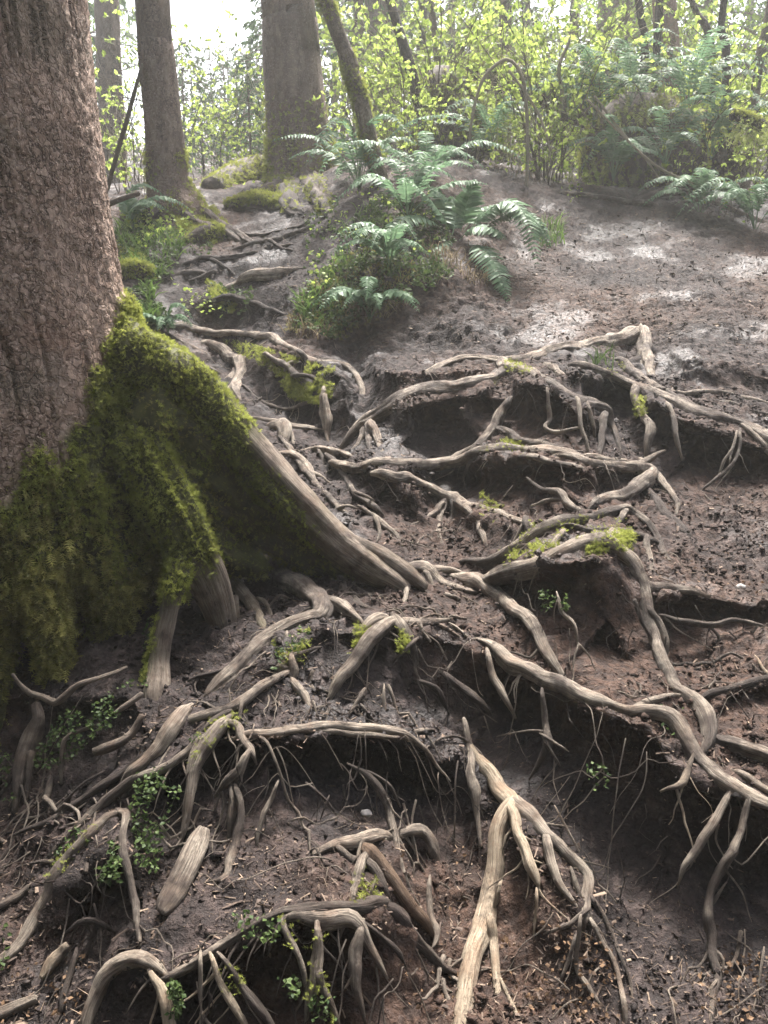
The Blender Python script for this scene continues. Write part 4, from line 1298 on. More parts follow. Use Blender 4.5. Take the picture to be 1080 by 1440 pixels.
lowdull = sstep(560, 760, pv - .9 * np.maximum(pu - 60, 0))       # towards the lower left the moss hangs in dull beards
w1 = vis * np.clip(1.15 - lowdull, .0, 1) * sstep(-.42, .15, clump)
p, n_ = surface_points(TRV, TRF, w1, 22000, rg)
bright = sprig_mesh('moss', p, n_, rg.uniform(.010, .027, len(p)), M['moss'], rg, droop=.35, parent=spruce)
bright['kind'] = 'stuff'
w2 = vis * lowdull * sstep(-.5, .1, clump)
p, n_ = surface_points(TRV, TRF, w2, 16000, rg)
dull = sprig_mesh('moss', p, n_, rg.uniform(.016, .042, len(p)), M['moss_dull'], rg, droop=1.3, spread=.35, parent=spruce)
dull['kind'] = 'stuff'
for k, (o, V, F, ms) in enumerate(TREE_ROOTS[:4]):
    n = (8500, 10000, 8500, 2600)[k]
    w = sstep(.35, .8, ms)
    p, n_ = surface_points(V, F, w, n, rg)
    m = sprig_mesh('moss', p, n_, rg.uniform(.009, .022, len(p)), M['moss_dull' if k == 1 else 'moss'], rg, droop=.6 if k == 1 else .3, parent=spruce)
    m['kind'] = 'stuff'
# beards of moss ending the skirt over the dark slots
ch_v, ch_f, ch_t = [], [], []
k0 = 0
for (u, v, w, hh) in ((8, 905, 46, 70), (60, 930, 56, 74), (20, 860, 60, 60), (120, 880, 60, 80), (170, 860, 46, 70), (90, 820, 70, 70), (210, 810, 50, 80), (250, 775, 44, 70), (262, 812, 26, 44)):
    n = 420
    uu = u + rg.normal(size=n) * w * .33
    vv = v + rg.normal(size=n) * hh * .36
    sel_ = front.nonzero()[0]
    # nearest trunk vertex in the view, pulled a little towards the open
    step_ = sel_[::7]
    step_ = step_[slots[step_] < .3]
    idx = np.array([step_[np.argmin((pu[step_] - a) ** 2 + (pv[step_] - b) ** 2)] for a, b in zip(uu, vv)])
    pts = TRV[idx] + nr[idx] * rg.uniform(0, .03, n)[:, None]
    ax = nr[idx] * .45 + np.array([0, 0, -1.0]) + rg.normal(size=(n, 3)) * .35
    V, F, t = stamp(SPRIG_V, SPRIG_F, pts, ax, rg.uniform(.018, .045, n), rg)
    ch_v.append(V); ch_f.append(F + k0); ch_t.append(t); k0 += len(V)
b_ = under(mesh_np('moss', np.vstack(ch_v), np.vstack(ch_f), M['moss_dull'], {'tint': ('FLOAT', np.concatenate(ch_t))}, smooth=False), spruce)
b_['kind'] = 'stuff'

# a second layer over every face of the moss mat that lies open to the path
def mat_layer(n):
    r = np.random.default_rng(77)
    A = [np.column_stack([TRV, nr])[front & (slots < .35) & (pv > 380)]]
    for o, V, F, ms in TREE_ROOTS[:4]:
        no = np.empty(len(o.data.vertices) * 3, np.float32); o.data.vertices.foreach_get('normal', no)
        A.append(np.column_stack([V, no.reshape(-1, 3)])[ms > .4])
    A = np.vstack(A)
    u, v = project(A[:, :3])
    dist = np.linalg.norm(A[:, :3] - np.array([0, 0, CAM_Z]), axis=1)
    key = (np.floor(u / 9).astype(int) + 500) * 10000 + np.floor(v / 9).astype(int)
    order = np.lexsort((dist, key))
    k_, first = np.unique(key[order], return_index=True)
    near = np.full(k_.max() + 1, 1e9); near[k_] = dist[order][first]
    reg = P("-200,690 0,690 80,660 112,590 132,540 152,490 176,430 192,425 225,470 262,520 335,596 392,670 410,720 350,760 300,800 285,830 250,860 225,960 -200,965")
    sel = (dist < near[key] + .05) & in_poly(u, v, reg) & (fbm(A[:, :3] * 8, 3) > -.15)
    A = A[sel]
    cell = key[sel]
    _, inv, cnt = np.unique(cell, return_inverse=True, return_counts=True)
    pr = 1.0 / cnt[inv]
    i = r.choice(len(A), n, p=pr / pr.sum())
    p = A[i, :3] + r.normal(size=(n, 3)) * .004
    m = sprig_mesh('moss', p, A[i, 3:], r.uniform(.009, .024, n), M['moss'], r, droop=.6, parent=spruce)
    m['kind'] = 'stuff'
mat_layer(10000)
# ------------------------------------------------------------------ plant builders
LEAF_V = np.array([(0, 0, 0), (-.30, .06, .45), (0, -.03, 1.0), (.30, .06, .45)])
LEAF_F = np.array([(0, 1, 2), (0, 2, 3)])
NEEDLE_V = np.array([(0, 0, 0), (-.13, .02, .5), (0, 0, 1.0), (.13, .02, .5)])
_lv = []; _lf = []
for sg, z, w in ((-1, .05, .34), (1, .05, .34), (-1, .35, .40), (1, .35, .40), (0, .5, .3)):     # a lobed young leaf
    b = len(_lv)
    if sg: _lv += [(0, 0, z), (sg * w * .9, .08, z + .02), (sg * w, .04, z + .34), (0, 0, z + .32)]
    else: _lv += [(0, 0, .55), (-.2, .05, .78), (0, -.02, 1.15), (.2, .05, .78)]
    _lf += [(b, b + 1, b + 2), (b, b + 2, b + 3)]
LOBED_V, LOBED_F = np.array(_lv), np.array(_lf)

def leaf_mesh(name, pts, axis, size, mat, rng, kind='leaf', parent=None, width=1.0):
    bv, bf = {'leaf': (LEAF_V, LEAF_F), 'needle': (NEEDLE_V, LEAF_F), 'lobed': (LOBED_V, LOBED_F)}[kind]
    V, F, t = stamp(bv, bf, pts, axis, size, rng, width)
    return mesh_np(name, V, F, mat, {'tint': ('FLOAT', t)}, smooth=False, parent=parent)
def line_tube(pts, r0, r1, sides=5, seed=0, rough=.1, wob=.4, step=None):
    pts = np.asarray(pts, float)
    r = np.linspace(r0, r1, len(pts))
    return tube_arrays(np.column_stack([pts, r]), sides=sides, rough=rough, ridge=.05, wob=wob, seed=seed, step=step or max(.03, 2.5 * r0))

def fern_frond(name, base, mid, tip, width, parent, rng, n=30, mat='fern', up=None):
    """an arching frond: rachis and two ranks of narrow pinnae"""
    base, mid, tip = (np.asarray(q, float) for q in (base, mid, tip))
    t = np.linspace(0, 1, n + 8)[:, None]
    c = (1 - t) ** 2 * base + 2 * t * (1 - t) * (2 * mid - .5 * (base + tip)) + t * t * tip
    tg = np.gradient(c, axis=0); tg /= np.linalg.norm(tg, axis=1)[:, None]
    upv = np.array([0, -.35, 1.0]) if up is None else np.asarray(up, float)
    side = np.cross(tg, upv); side /= np.linalg.norm(side, axis=1)[:, None] + 1e-9
    nor = np.cross(side, tg)
    V, F, T = [], [], []
    for i in range(6, n + 7):
        f = (i - 6) / (n + 1)
        w = width * min(1, .55 + 3 * f) * (1 - f ** 2.2) ** .8 + .006
        for sg in (-1, 1):
            d = sg * side[i] * .93 + tg[i] * .36 + nor[i] * (-.12 + .12 * rng.normal())
            d /= np.linalg.norm(d)
            L = w * rng.uniform(.88, 1.08)
            hw = tg[i] * min(.0085, L * .16) + nor[i] * .002 * rng.normal()
            p0 = c[i]; b = len(V)
            V += [p0 - hw * .7, p0 + d * L * .30 + hw * 1.1 + nor[i] * .004, p0 + d * L * .30 - hw * 1.1 + nor[i] * .004,
                  p0 + d * L * .72 + hw * .75 - nor[i] * L * .06, p0 + d * L * .72 - hw * .75 - nor[i] * L * .06, p0 + d * L - nor[i] * L * .16, p0 + hw * .7]
            q = [(b, b + 6, b + 1), (b, b + 1, b + 2), (b + 2, b + 1, b + 3), (b + 2, b + 3, b + 4), (b + 4, b + 3, b + 5)]
            F += q if sg > 0 else [(x, z, y) for x, y, z in q]
            T += [rng.uniform(.2, .8)] * 7
    rv, rq, rt, rgn = tube_arrays(np.column_stack([c[::3], np.linspace(.0034, .0008, len(c[::3]))]), sides=4, rough=0, ridge=0, wob=0, step=.04, cap=False)
    k = len(V)
    return mesh_np(name, np.vstack([np.array(V), rv]), [np.array(F), rq + k], M[mat], {'tint': ('FLOAT', np.concatenate([T, np.full(len(rv), .9)]))}, parent=parent, smooth=False)

def fern(label, loc, n, length, rng, mat='fern', spread=(0, 360), width=.075, group=None):
    e = tag(empty('sword_fern', tuple(loc)), label, 'fern', group)
    for k in range(n):
        az = rad(spread[0] + (spread[1] - spread[0]) * (k + rng.uniform(.1, .9)) / n)
        el = rad(rng.uniform(35, 72))
        L = length * rng.uniform(.7, 1.1)
        hd = np.array([math.cos(az), math.sin(az), 0])
        m = hd * L * .5 * math.cos(el) + np.array([0, 0, L * .55 * math.sin(el)])
        tp = hd * L * (.55 + .4 * math.cos(el)) + np.array([0, 0, L * (.15 + .35 * math.sin(el)) * rng.uniform(.2, 1)])
        fern_frond('frond', (0, 0, 0), m, tp, width * rng.uniform(.8, 1.1), e, rng, n=26, mat=mat)
    return e

rp_ = np.random.default_rng(31)
# --- the fern on the bank, frond by frond
fb = on_ground([640], [335])[0]
FY = float(fb[1])
bank = tag(empty('sword_fern', tuple(fb)), 'large blue green sword fern spilling over the bank in the middle', 'fern')
W = lambda u, v, dy: at(u, v, FY + dy) - fb
for b, m, t, w in (((632, 325, 0), (608, 286, -.05), (569, 249, -.15), .075), ((626, 328, 0), (575, 306, -.2), (522, 358, -.38), .07), ((648, 325, .05), (656, 288, .08), (668, 252, .1), .085),
                   ((660, 330, 0), (722, 284, -.15), (756, 378, -.45), .095), ((655, 332, 0), (706, 292, -.05), (764, 332, -.15), .085), ((660, 345, -.05), (690, 362, -.3), (716, 426, -.5), .085),
                   ((640, 335, 0), (605, 350, -.2), (552, 362, -.35), .05), ((628, 345, 0), (602, 372, -.2), (578, 400, -.3), .05), ((642, 328, .1), (628, 290, .2), (606, 262, .3), .07),
                   ((650, 328, .1), (690, 292, .25), (742, 296, .3), .08), ((636, 330, 0), (640, 300, .1), (634, 276, .2), .06), ((646, 338, 0), (676, 318, -.1), (712, 338, -.25), .08), ((668, 330, 0), (738, 300, -.1), (772, 352, -.2), .07)):
    fern_frond('frond', W(*b), W(*m), W(*t), w * 1.45, bank, rp_, n=34)
for b, m, t in (((630, 345, 0), (618, 372, -.1), (600, 405, -.15)), ((650, 345, 0), (662, 380, -.15), (652, 412, -.2)), ((622, 340, 0), (600, 345, -.1), (570, 385, -.25))):
    fern_frond('dead_frond', W(*b), W(*m), W(*t), .035, bank, rp_, n=18, mat='dry')['label'] = 'brown dead frond hanging below the green ones'
def fern_at(label, u, v, n, L, spread=(0, 360), group=None, width=.075, mat='fern'):
    return fern(label, on_ground([u], [v])[0] - np.array([0, 0, .03]), n, L, rp_, mat, spread, width, group)
fern_at('pale sword fern at the foot of the thin mossy leaning tree', 505, 262, 12, .95)
fern_at('small fern drooping over the bare earth edge below the bank', 520, 446, 7, .45, (180, 340), width=.06)
fern_at('little fern in the grass right beside the big tree trunk', 236, 470, 6, .36, (200, 350), width=.045)
fern_at('fern half hidden behind the big trunk, beside the second tree', 178, 318, 8, .6, (-60, 120))
fern_at('fern leaning in from the right edge beside the muddy path', 1062, 322, 10, .85, (100, 300))
fern_at('flattened fern fronds at the right end of the branch on the path edge', 985, 300, 8, .7, (150, 320))
fern_at('fern hiding in the brambles straight above the large fern', 600, 262, 9, .8)
fern_at('fern at the top of the bank between the leaning tree and the large fern', 572, 305, 9, .7)
fern_at('small dark fern low on the bank left of the large fern', 548, 378, 8, .5, (160, 330), width=.06)

# --- grass and herbs
def blades(name, label, polys, n, h, mat, seed, cat='grass', droop=.5, width=.06):
    r = np.random.default_rng(seed)
    uv = np.vstack([scatter(pl, max(1, int(n * f)), seed + i) for i, (pl, f) in enumerate(polys)])
    p = on_ground(uv[:, 0], uv[:, 1])
    if n > 600: p = p[fbm(p * 4.5 + seed, 3) > -.02]
    m = len(p)
    hh = h * r.uniform(.5, 1.2, m)
    ax = np.column_stack([r.normal(size=m) * .5, r.normal(size=m) * .4 - droop * .4, np.full(m, 1.0)])
    ax /= np.linalg.norm(ax, axis=1)[:, None]
    sd = np.cross(ax, r.normal(size=(m, 3))); sd /= np.linalg.norm(sd, axis=1)[:, None]
    w = hh[:, None] * width * sd
    bend = np.column_stack([ax[:, 0], ax[:, 1], -np.abs(r.normal(size=m)) * droop]) * hh[:, None] * .6
    a, b = p, p + ax * (hh * .55)[:, None]
    c = b + ax * (hh * .35)[:, None] + bend * .55
    V = np.stack([a - w * .5, a + w * .5, b - w * .45, b + w * .45, c], 1).reshape(-1, 3)
    F = np.array([(0, 1, 3), (0, 3, 2), (2, 3, 4)])[None] + (np.arange(m) * 5)[:, None, None]
    o = mesh_np(name, V, F.reshape(-1, 3), M[mat], {'tint': ('FLOAT', np.repeat(r.random(m), 5))}, smooth=False)
    return tag(o, label, cat, kind='stuff')
blades('grass', 'bright green grass and horsetail on the bank behind the big tree', [("163,322 205,300 262,345 240,385 215,400 175,380", .55), ("176,410 205,400 232,440 222,460 190,455", .45)], 1700, .13, 'grass', 51)
blades('grass', 'grass and weeds growing over the middle bank', [("405,455 430,400 480,350 540,320 600,345 640,385 600,410 520,440 470,480", .8), ("470,330 520,270 600,300 560,340", .2)], 2600, .085, 'grass', 52)
blades('dry_grass', 'withered grass hanging over the cut edge of the bank', [("400,470 450,400 520,375 620,400 560,440 480,490", .7), ("590,345 700,350 690,400 610,400", .3)], 1300, .11, 'dry', 53, droop=1.1)
blades('grass', 'tuft of grass standing on the end of the ledge top root', [("828,508 860,505 864,522 832,524", 1)], 26, .13, 'herb', 54, width=.05)
blades('grass', 'bright tuft of grass at the edge of the bank beside the large fern', [("752,318 790,310 795,345 760,352", .5), ("420,425 446,420 444,450 424,452", .5)], 260, .13, 'grass', 55, width=.05)
def herbs(name, label, polys, n, size, mat, seed, kind='leaf', lift=.03, cat='ground cover', flat=.6):
    r = np.random.default_rng(seed)
    uv = np.vstack([scatter(pl, max(1, int(n * f)), seed + i) for i, (pl, f) in enumerate(polys)])
    p = on_ground(uv[:, 0], uv[:, 1])
    m = len(p)
    keep = fbm(p * 9 + seed, 2) > -.25
    p = p[keep]; m = len(p)
    toward = np.array([0, 0, CAM_Z]) - p; toward /= np.linalg.norm(toward, axis=1)[:, None]
    p = p + toward * (lift * r.random(m))[:, None] + np.array([0, 0, .012])
    ax = np.column_stack([r.normal(size=m), r.normal(size=m) - .3, r.normal(size=m) * .4])
    o = leaf_mesh(name, p, ax, r.uniform(.6, 1.2, m) * size, M[mat], r, kind, width=1.25)
    return tag(o, label, cat, kind='stuff')
herbs('creeping_leaves', 'small green leaves creeping around the mossy kneed root at the left', [("190,1092 240,1085 238,1150 222,1232 190,1225 186,1150", .55), ("132,1195 165,1170 170,1245 140,1250", .25), ("100,1170 130,1150 120,1190 70,1225", .08), ("245,1050 300,1015 285,1060 262,1120 245,1130", .12)], 900, .0125, 'herb', 61)
herbs('creeping_leaves', 'dark leaves growing in the shade under the moss skirt of the tree', [("80,1010 130,990 185,960 190,1000 150,1030 90,1080 40,1090", .6), ("0,1070 20,1060 22,1140 0,1150", .1), ("200,880 226,860 215,960 202,985", .15), ("0,1300 12,1310 10,1365 0,1370", .05)], 800, .013, 'herb', 62)
herbs('creeping_leaves', 'sprinkling of tiny leaves in the pit under the moss capped arch', [("756,835 800,835 800,862 762,866", .6), ("820,1080 850,1075 862,1110 835,1115", .2), ("925,1000 960,1000 960,1040 935,1040", .2)], 190, .013, 'herb', 63)
herbs('creeping_leaves', 'small leaves around the hanging legs of the bottom ledge', [("236,1385 256,1385 258,1430 240,1440", .3), ("330,1290 400,1290 390,1330 345,1350", .25), ("355,1380 420,1380 425,1410 365,1415", .25), ("435,1410 470,1400 480,1440 440,1440", .2)], 380, .012, 'herb', 64)
herbs('creeping_leaves', 'low leaves under the long buttress root of the big tree', [("400,705 470,740 480,780 440,770", .4), ("330,700 400,690 400,740", .3), ("380,890 440,885 420,930 385,950", .3)], 420, .012, 'herb', 65)
herbs('bramble_leaves', 'fresh green leaves over the bank and its foot', [("440,300 560,240 640,300 600,360 520,330 470,400 420,440", .6), ("240,395 300,420 330,450 260,440", .15), ("760,230 860,240 800,290", .25)], 450, .024, 'young', 66, 'lobed', .12)
herbs('bramble_leaves', 'low leafy growth between the second tree and the gully', [("165,300 225,280 280,300 250,340 200,350", .6), ("300,240 440,235 420,258 310,262", .4)], 700, .028, 'young', 67, 'lobed', .15)

herbs('creeping_leaves', 'mixed small weeds among the grass behind the big tree', [("163,322 205,300 262,345 240,385 215,400 175,380", .5), ("176,410 205,400 240,450 222,466 190,455", .5)], 1800, .035, 'herb', 68, 'leaf', .10)
herbs('creeping_leaves', 'weeds and seedlings along the sides of the gully', [("260,300 330,330 300,360 250,360", .3), ("430,300 480,270 470,340 430,400", .4), ("300,400 360,410 340,450 290,440", .3)], 700, .028, 'herb', 69, 'leaf', .07)
herbs('creeping_leaves', 'leafy green cover hanging over the side of the bank above the gully', [('405,460 435,395 480,345 545,325 610,350 640,390 590,415 520,440 470,480', .6), ('470,330 540,270 620,300 640,345 560,330 500,350', .4)], 3800, .030, 'herb', 75, 'leaf', .09)
herbs('fallen_leaves', 'brown dead leaves lying on the soil at the bottom of the slope, right of the great fork', [('690,1330 760,1300 860,1330 880,1440 690,1440', .45), ('980,1360 1080,1330 1080,1440 960,1440', .15), ('0,1300 120,1290 130,1440 0,1440', .2), ('560,1180 660,1190 640,1440 560,1440', .1), ('880,640 1080,700 1080,840 930,840', .1)], 700, .0125, 'dead', 70, 'leaf', .006, 'leaves')
# --- moss cushions on ledges and roots
def moss_patch(polys, n, size, seed, mat='moss'):
    r = np.random.default_rng(seed)
    uv = np.vstack([scatter(pl, max(1, int(n * f)), seed + i) for i, (pl, f) in enumerate(polys)])
    p = on_ground(uv[:, 0], uv[:, 1])
    k = fbm(p * 11 + seed, 2) > -.2
    p = p[k]
    e = .01
    nx = -(H(p[:, 0] + e, p[:, 1]) - H(p[:, 0] - e, p[:, 1])) / (2 * e); ny = -(H(p[:, 0], p[:, 1] + e) - H(p[:, 0], p[:, 1] - e)) / (2 * e)
    nn = np.column_stack([nx, ny, np.ones(len(p))]); nn /= np.linalg.norm(nn, axis=1)[:, None]
    return p + nn * .012, nn, r.uniform(.6, 1.3, len(p)) * size
def patches(name, label, polys, n, size, seed, mat='moss'):
    p, nn, s = moss_patch(polys, n, size, seed)
    r = np.random.default_rng(seed)
    return tag(sprig_mesh(name, p, nn, s, M[mat], r, droop=.2), label, 'moss', kind='stuff')
patches('moss', 'moss carpet on the steep ledge below the thin long root, upper left',
        [("285,478 345,482 400,500 470,520 470,560 430,570 400,530 345,500", .7), ("385,520 430,545 470,550 455,570 410,560", .3)], 4200, .018, 71)
patches('moss', 'moss grown over the fallen bits beside the gully', [("165,340 215,370 220,395 180,395", .3), ("290,395 340,420 330,440 300,430", .15), ("240,300 300,290 330,330 300,345 255,330", .55)], 5200, .026, 72)
def moss_on_roots(label, seed, n, polys, size=.016, mat='moss', name='moss'):
    """moss sitting on the upper side of the roots inside the outlines"""
    r = np.random.default_rng(seed)
    vs = []
    for o in ALLROOTS:
        me = o.data
        co = np.empty(len(me.vertices) * 3, np.float32); me.vertices.foreach_get('co', co)
        no = np.empty(len(me.vertices) * 3, np.float32); me.vertices.foreach_get('normal', no)
        vs.append(np.column_stack([co.reshape(-1, 3), no.reshape(-1, 3)]))
    A = np.vstack(vs)
    u, v = project(A[:, :3])
    sel = np.zeros(len(A), bool)
    for pl in polys: sel |= in_poly(u, v, P(pl))
    sel &= A[:, 5] > -.05
    A = A[sel]
    if not len(A): return
    A = A[r.integers(0, len(A), n)]
    p = A[:, :3] + r.normal(size=(n, 3)) * .004
    keep = fbm(p * 16 + seed, 2) > -.35
    p, nn = p[keep], A[keep, 3:]
    return tag(sprig_mesh(name, p, nn, r.uniform(.5, 1.2, len(p)) * size, M[mat], r, droop=.15), label, 'moss', kind='stuff')
ALLROOTS = [o for o in scene.objects if o.type == 'MESH' and (o.name.startswith('exposed_root') or o.name.startswith('rootlet'))]
moss_on_roots('yellow green moss cap on the highest point of the arch root', 81, 1500, ["820,790 828,765 850,752 890,748 892,768 868,785 845,792"], .018)
moss_on_roots('yellow moss on the junction where the arching root meets the ledge', 82, 420, ["706,515 712,503 745,506 752,522 738,532 715,530", "690,535 700,528 700,560 685,556"], .017)
moss_on_roots('moss scraps on the crossing roots and on the bottom ledge', 83, 1500,
              ["740,735 860,722 900,730 880,750 800,760 720,790 700,800", "675,630 735,620 735,640 690,645", "300,1010 345,1000 330,1035 260,1080 255,1140 240,1100", "60,1225 130,1160 180,1140 170,1160 90,1240",
               "300,1352 345,1360 340,1400 320,1410", "435,1312 460,1310 470,1440 430,1440", "390,1290 420,1290 430,1330 405,1330", "500,1230 530,1230 525,1265 500,1270", "850,510 880,510 880,525 855,525", "880,550 905,560 905,590 890,580"], .013)
patches('moss', 'moss between the roots in the hollows of the slope', [("680,690 705,715 700,735 680,730", .08), ("700,780 760,765 790,770 740,795", .2), ("700,625 728,618 732,636 700,640", .18), ("895,555 912,560 910,585 898,585", .1),
        ("385,900 440,890 430,930 395,945", .2), ("500,885 530,880 520,910 495,920", .1), ("560,885 575,900 570,920 555,915", .06), ("505,1215 530,1225 525,1270 505,1270", .08)], 1500, .017, 84)
patches('moss', 'moss on the flank of the fern bank', [('400,465 440,390 520,340 600,370 560,430 480,480', 1)], 2200, .022, 76, 'moss_dull')
# ------------------------------------------------------------------ trees beyond
def tree_trunk(label, pts, y, mat='bark_far', extra=7.0, cat='tree', name='tree', flare=None, moss=None, base_drop=.25, sides=28, rough=.10):
    """a trunk through photo points (u, v, width) at distance y, continued up out of the picture"""
    pts = P(pts)
    w = []
    for u, v, wd in pts:
        q = at(u, v, y)
        w.append([*q, .5 * wd * y * 1.03 / FPX])
    w = np.array(w)
    w[0, 2] = min(w[0, 2], float(H(w[0, 0], w[0, 1]))) 
    d = (w[-1, :3] - w[-2, :3]); d /= np.linalg.norm(d)
    top = np.append(w[-1, :3] + d * extra, w[-1, 3] * .55)
    foot = w[0].copy(); foot[2] -= base_drop; foot[3] *= 1.12
    w = np.vstack([foot, w, top])
    e = tag(empty(name, tuple(w[1, :3])), label, cat)
    _seed[0] += 1
    rl = w[:, 3].mean()
    v_, q_, t_, g_ = tube_arrays(w, sides=sides, rough=rough, ridge=.05, wob=.03, step=max(.02, rl * .25), seed=_seed[0])
    g_ = g_ * np.array([rl, rl, .45])
    o = under(mesh_np('trunk', v_, [q_, t_], M[mat], {'grain': ('FLOAT_VECTOR', g_)}), e)
    return e, w, (v_, [q_, t_])
def tree_moss(e, mesh, n, size, seed, cond, mat='moss'):
    v_, f_ = mesh
    r = np.random.default_rng(seed)
    u, v = project(v_)
    wgt = cond(u, v, v_).astype(float) * sstep(-.3, .2, fbm(v_ * 5, 2))
    p, n_ = surface_points(v_, f_, wgt, n, r)
    if len(p):
        m = sprig_mesh('moss', p, n_, r.uniform(.6, 1.3, len(p)) * size, M[mat], r, droop=.5, parent=e); m['kind'] = 'stuff'

t2, w2_, m2 = tree_trunk('slender straight dark trunk standing alone left of the gully', "246,298,84 241,276,64 236,250,54 228,160,46 218,60,43 214,0,41", 7.2)
tree_moss(t2, m2, 2600, .035, 91, lambda u, v, V: (v > 215) * (1.0 + (u > 236)))
for s in ("250,285,16,7.1 268,292,15 290,302,11 312,318,10 330,326,9 350,340,8 378,350,6 408,345,4", "246,292,20,7.1 262,305,16 285,318,12 320,330,10 345,348,6", "240,290,22,7.1 222,300,14 200,315,8", "330,326,6 350,331,5 380,330,5 430,317,4"):
    _seed[0] += 1
    v_, q_, t_, g_ = root_tube(s, lift=.3)
    under(mesh_np('root', v_, [q_, t_], M['root_dark'], {'grain': ('FLOAT_VECTOR', g_)}), t2)
t3, w3_, m3 = tree_trunk('thick tapering trunk with moss at its foot at the head of the gully', "428,272,128 426,250,104 421,205,86 413,120,75 406,20,69 404,0,68", 8.6)
tree_moss(t3, m3, 6000, .045, 92, lambda u, v, V: (v > 120) * sstep(120, 270, v))
for s in ("440,262,34,8.4 452,280,24 462,300,14 470,320,8", "415,262,34,8.4 404,285,26 418,300,20 430,304,10", "398,258,26,8.4 385,270,18 360,280,10"):
    v_, q_, t_, g_ = root_tube(s, lift=.3)
    under(mesh_np('root', v_, [q_, t_], M['root_dark'], {'grain': ('FLOAT_VECTOR', g_)}), t3)
    tree_moss(t3, (v_, [q_]), 900, .035, 95, lambda u, v, V: np.ones(len(u)))
t4, w4_, m4 = tree_trunk('thin mossy trunk leaning left over the fern bank', "548,312,23 540,275,22 524,215,21 508,145,20 486,75,19 458,0,18", 6.6, mat='stem', extra=5, sides=16)
tree_moss(t4, m4, 9000, .032, 93, lambda u, v, V: (v < 225) * 1.0)
tree_trunk('grey distant trunk just right of the big trunk', "160,238,34 158,180,32 152,60,29 150,0,28", 13)
tree_trunk('faint trunk standing behind the leaning mossy tree', "536,230,40 538,150,36 532,0,33", 15)
tree_trunk('reddish trunk rising behind the brambles at the upper right', "944,170,32 940,100,30 934,0,28", 12, mat='bark_red')
tree_trunk('pale wide trunk in the haze behind the thicket', "864,190,52 866,100,48 870,0,46", 18)
tree_trunk('dark thin trunk slanting left at the edge of the thicket', "598,205,15 590,150,15 577,95,14 560,40,12 548,0,11", 8.2, mat='stem_dark', extra=3, sides=12)
tree_trunk('dark thin stem left of the two that stand by the reddish trunk', "912,118,11 906,60,10 898,0,9", 8.8, mat='stem_dark', extra=2.5, sides=10)
tree_trunk('dark upright stem close beside the reddish trunk', "923,122,10 924,60,10 928,0,9", 8.8, mat='stem_dark', extra=2.5, sides=10)
tree_trunk('forking dark stem at the right of the thicket', "1032,140,11 1022,85,10 1014,40,9 1018,0,8", 8.4, mat='stem_dark', extra=2.5, sides=10)
tree_trunk('dark stem slanting right, left of the forking dark stem', "1008,130,9 1000,70,9 980,20,8 972,0,7", 8.9, mat='stem_dark', extra=2.5, sides=10)
tree_trunk('leaning stem near the right edge of the thicket', "1058,150,12 1066,100,11 1078,40,10 1088,-20,9", 8.2, mat='stem', extra=2.5, sides=10)
tree_trunk('thin grey stem behind the dark slanting trunk', "622,190,10 616,100,9 606,0,8", 9.5, mat='stem', extra=3, sides=10)
tree_trunk('thin stem in the middle of the thicket', "705,180,9 700,90,8 708,0,7", 9.8, mat='stem', extra=3, sides=10)

def leaning_pole(label, pts, y, mat, name='sapling_pole', cat='sapling'):
    w = np.array([[*at(u, v, y), .5 * wd * y / FPX] for u, v, wd in P(pts)])
    v_, q_, t_, g_ = tube_arrays(w, sides=8, rough=.08, ridge=.03, wob=.2, step=.04, seed=len(label))
    return tag(mesh_np(name, v_, [q_, t_], M[mat], {'grain': ('FLOAT_VECTOR', g_)}), label, cat)
leaning_pole('thin bare pole leaning against the light beside the big trunk', "150,268,7 160,232,6 178,170,6 200,90,4", 6.2, 'stem')
leaning_pole('short broken stick poking out from behind the big trunk', "150,288,8 170,280,7 196,272,6", 5.4, 'stem', 'broken_stick', 'stick')
for lab, s, y in (('pale arching cane bent over like a hoop above the large fern', "660,205,2.5 664,165,3.5 680,110,4 712,84,4.5 733,105,4.5 740,150,4.5 742,210,4.5 740,272,4", 6.9),
                  ('pale cane drooping from the hoop shaped cane to the right', "716,100,3.5 735,125,3.5 757,160,3.5 770,195,3 775,232,2", 7.0),
                  ('pale twisted cane standing between the brambles', "786,165,5 790,130,5 786,95,5 800,60,4 812,30,3", 7.6),
                  ('yellowish thin cane crossing low to the right of the hoop', "836,135,3 870,180,3 905,220,3 930,255,2", 7.3),
                  ('grey cane sloping across the middle of the thicket', "826,140,2.5 870,185,3 925,235,3.5 985,262,3", 7.0)):
    leaning_pole(lab, s, y, 'cane', 'bare_cane', 'cane')

def wood_on(label, pts, name, cat, mat, n_moss=0, lift=.6, seed=0, rough=.16, msize=.03, y=None):
    p = P(pts)
    if y: p = [(*q, y) for q in p]
    w = to_world(p, lift)
    _seed[0] += 1
    v_, q_, t_, g_ = tube_arrays(w, sides=18, rough=rough, ridge=.06, wob=.25, seed=_seed[0], step=max(.02, w[:, 3].mean() * .3))
    e = tag(mesh_np(name, v_, [q_, t_], M[mat], {'grain': ('FLOAT_VECTOR', g_)}), label, cat)
    if n_moss:
        r = np.random.default_rng(seed)
        T = v_[q_[:, 0]]
        p_, n_ = surface_points(v_, [q_], sstep(-.6, .3, fbm(v_ * 5, 2)), n_moss, r)
        k = n_[:, 2] > -.15
        m = sprig_mesh('moss', p_[k], n_[k], r.uniform(.6, 1.3, k.sum()) * msize, M['moss'], r, droop=.4, parent=e); m['kind'] = 'stuff'
    return e
wood_on('mossy log lying at the head of the gully before the thick trunk', "298,268,30 320,260,36 350,252,40 378,250,38 394,258,24", 'mossy_log', 'log', 'root_dark', 5000, seed=101)
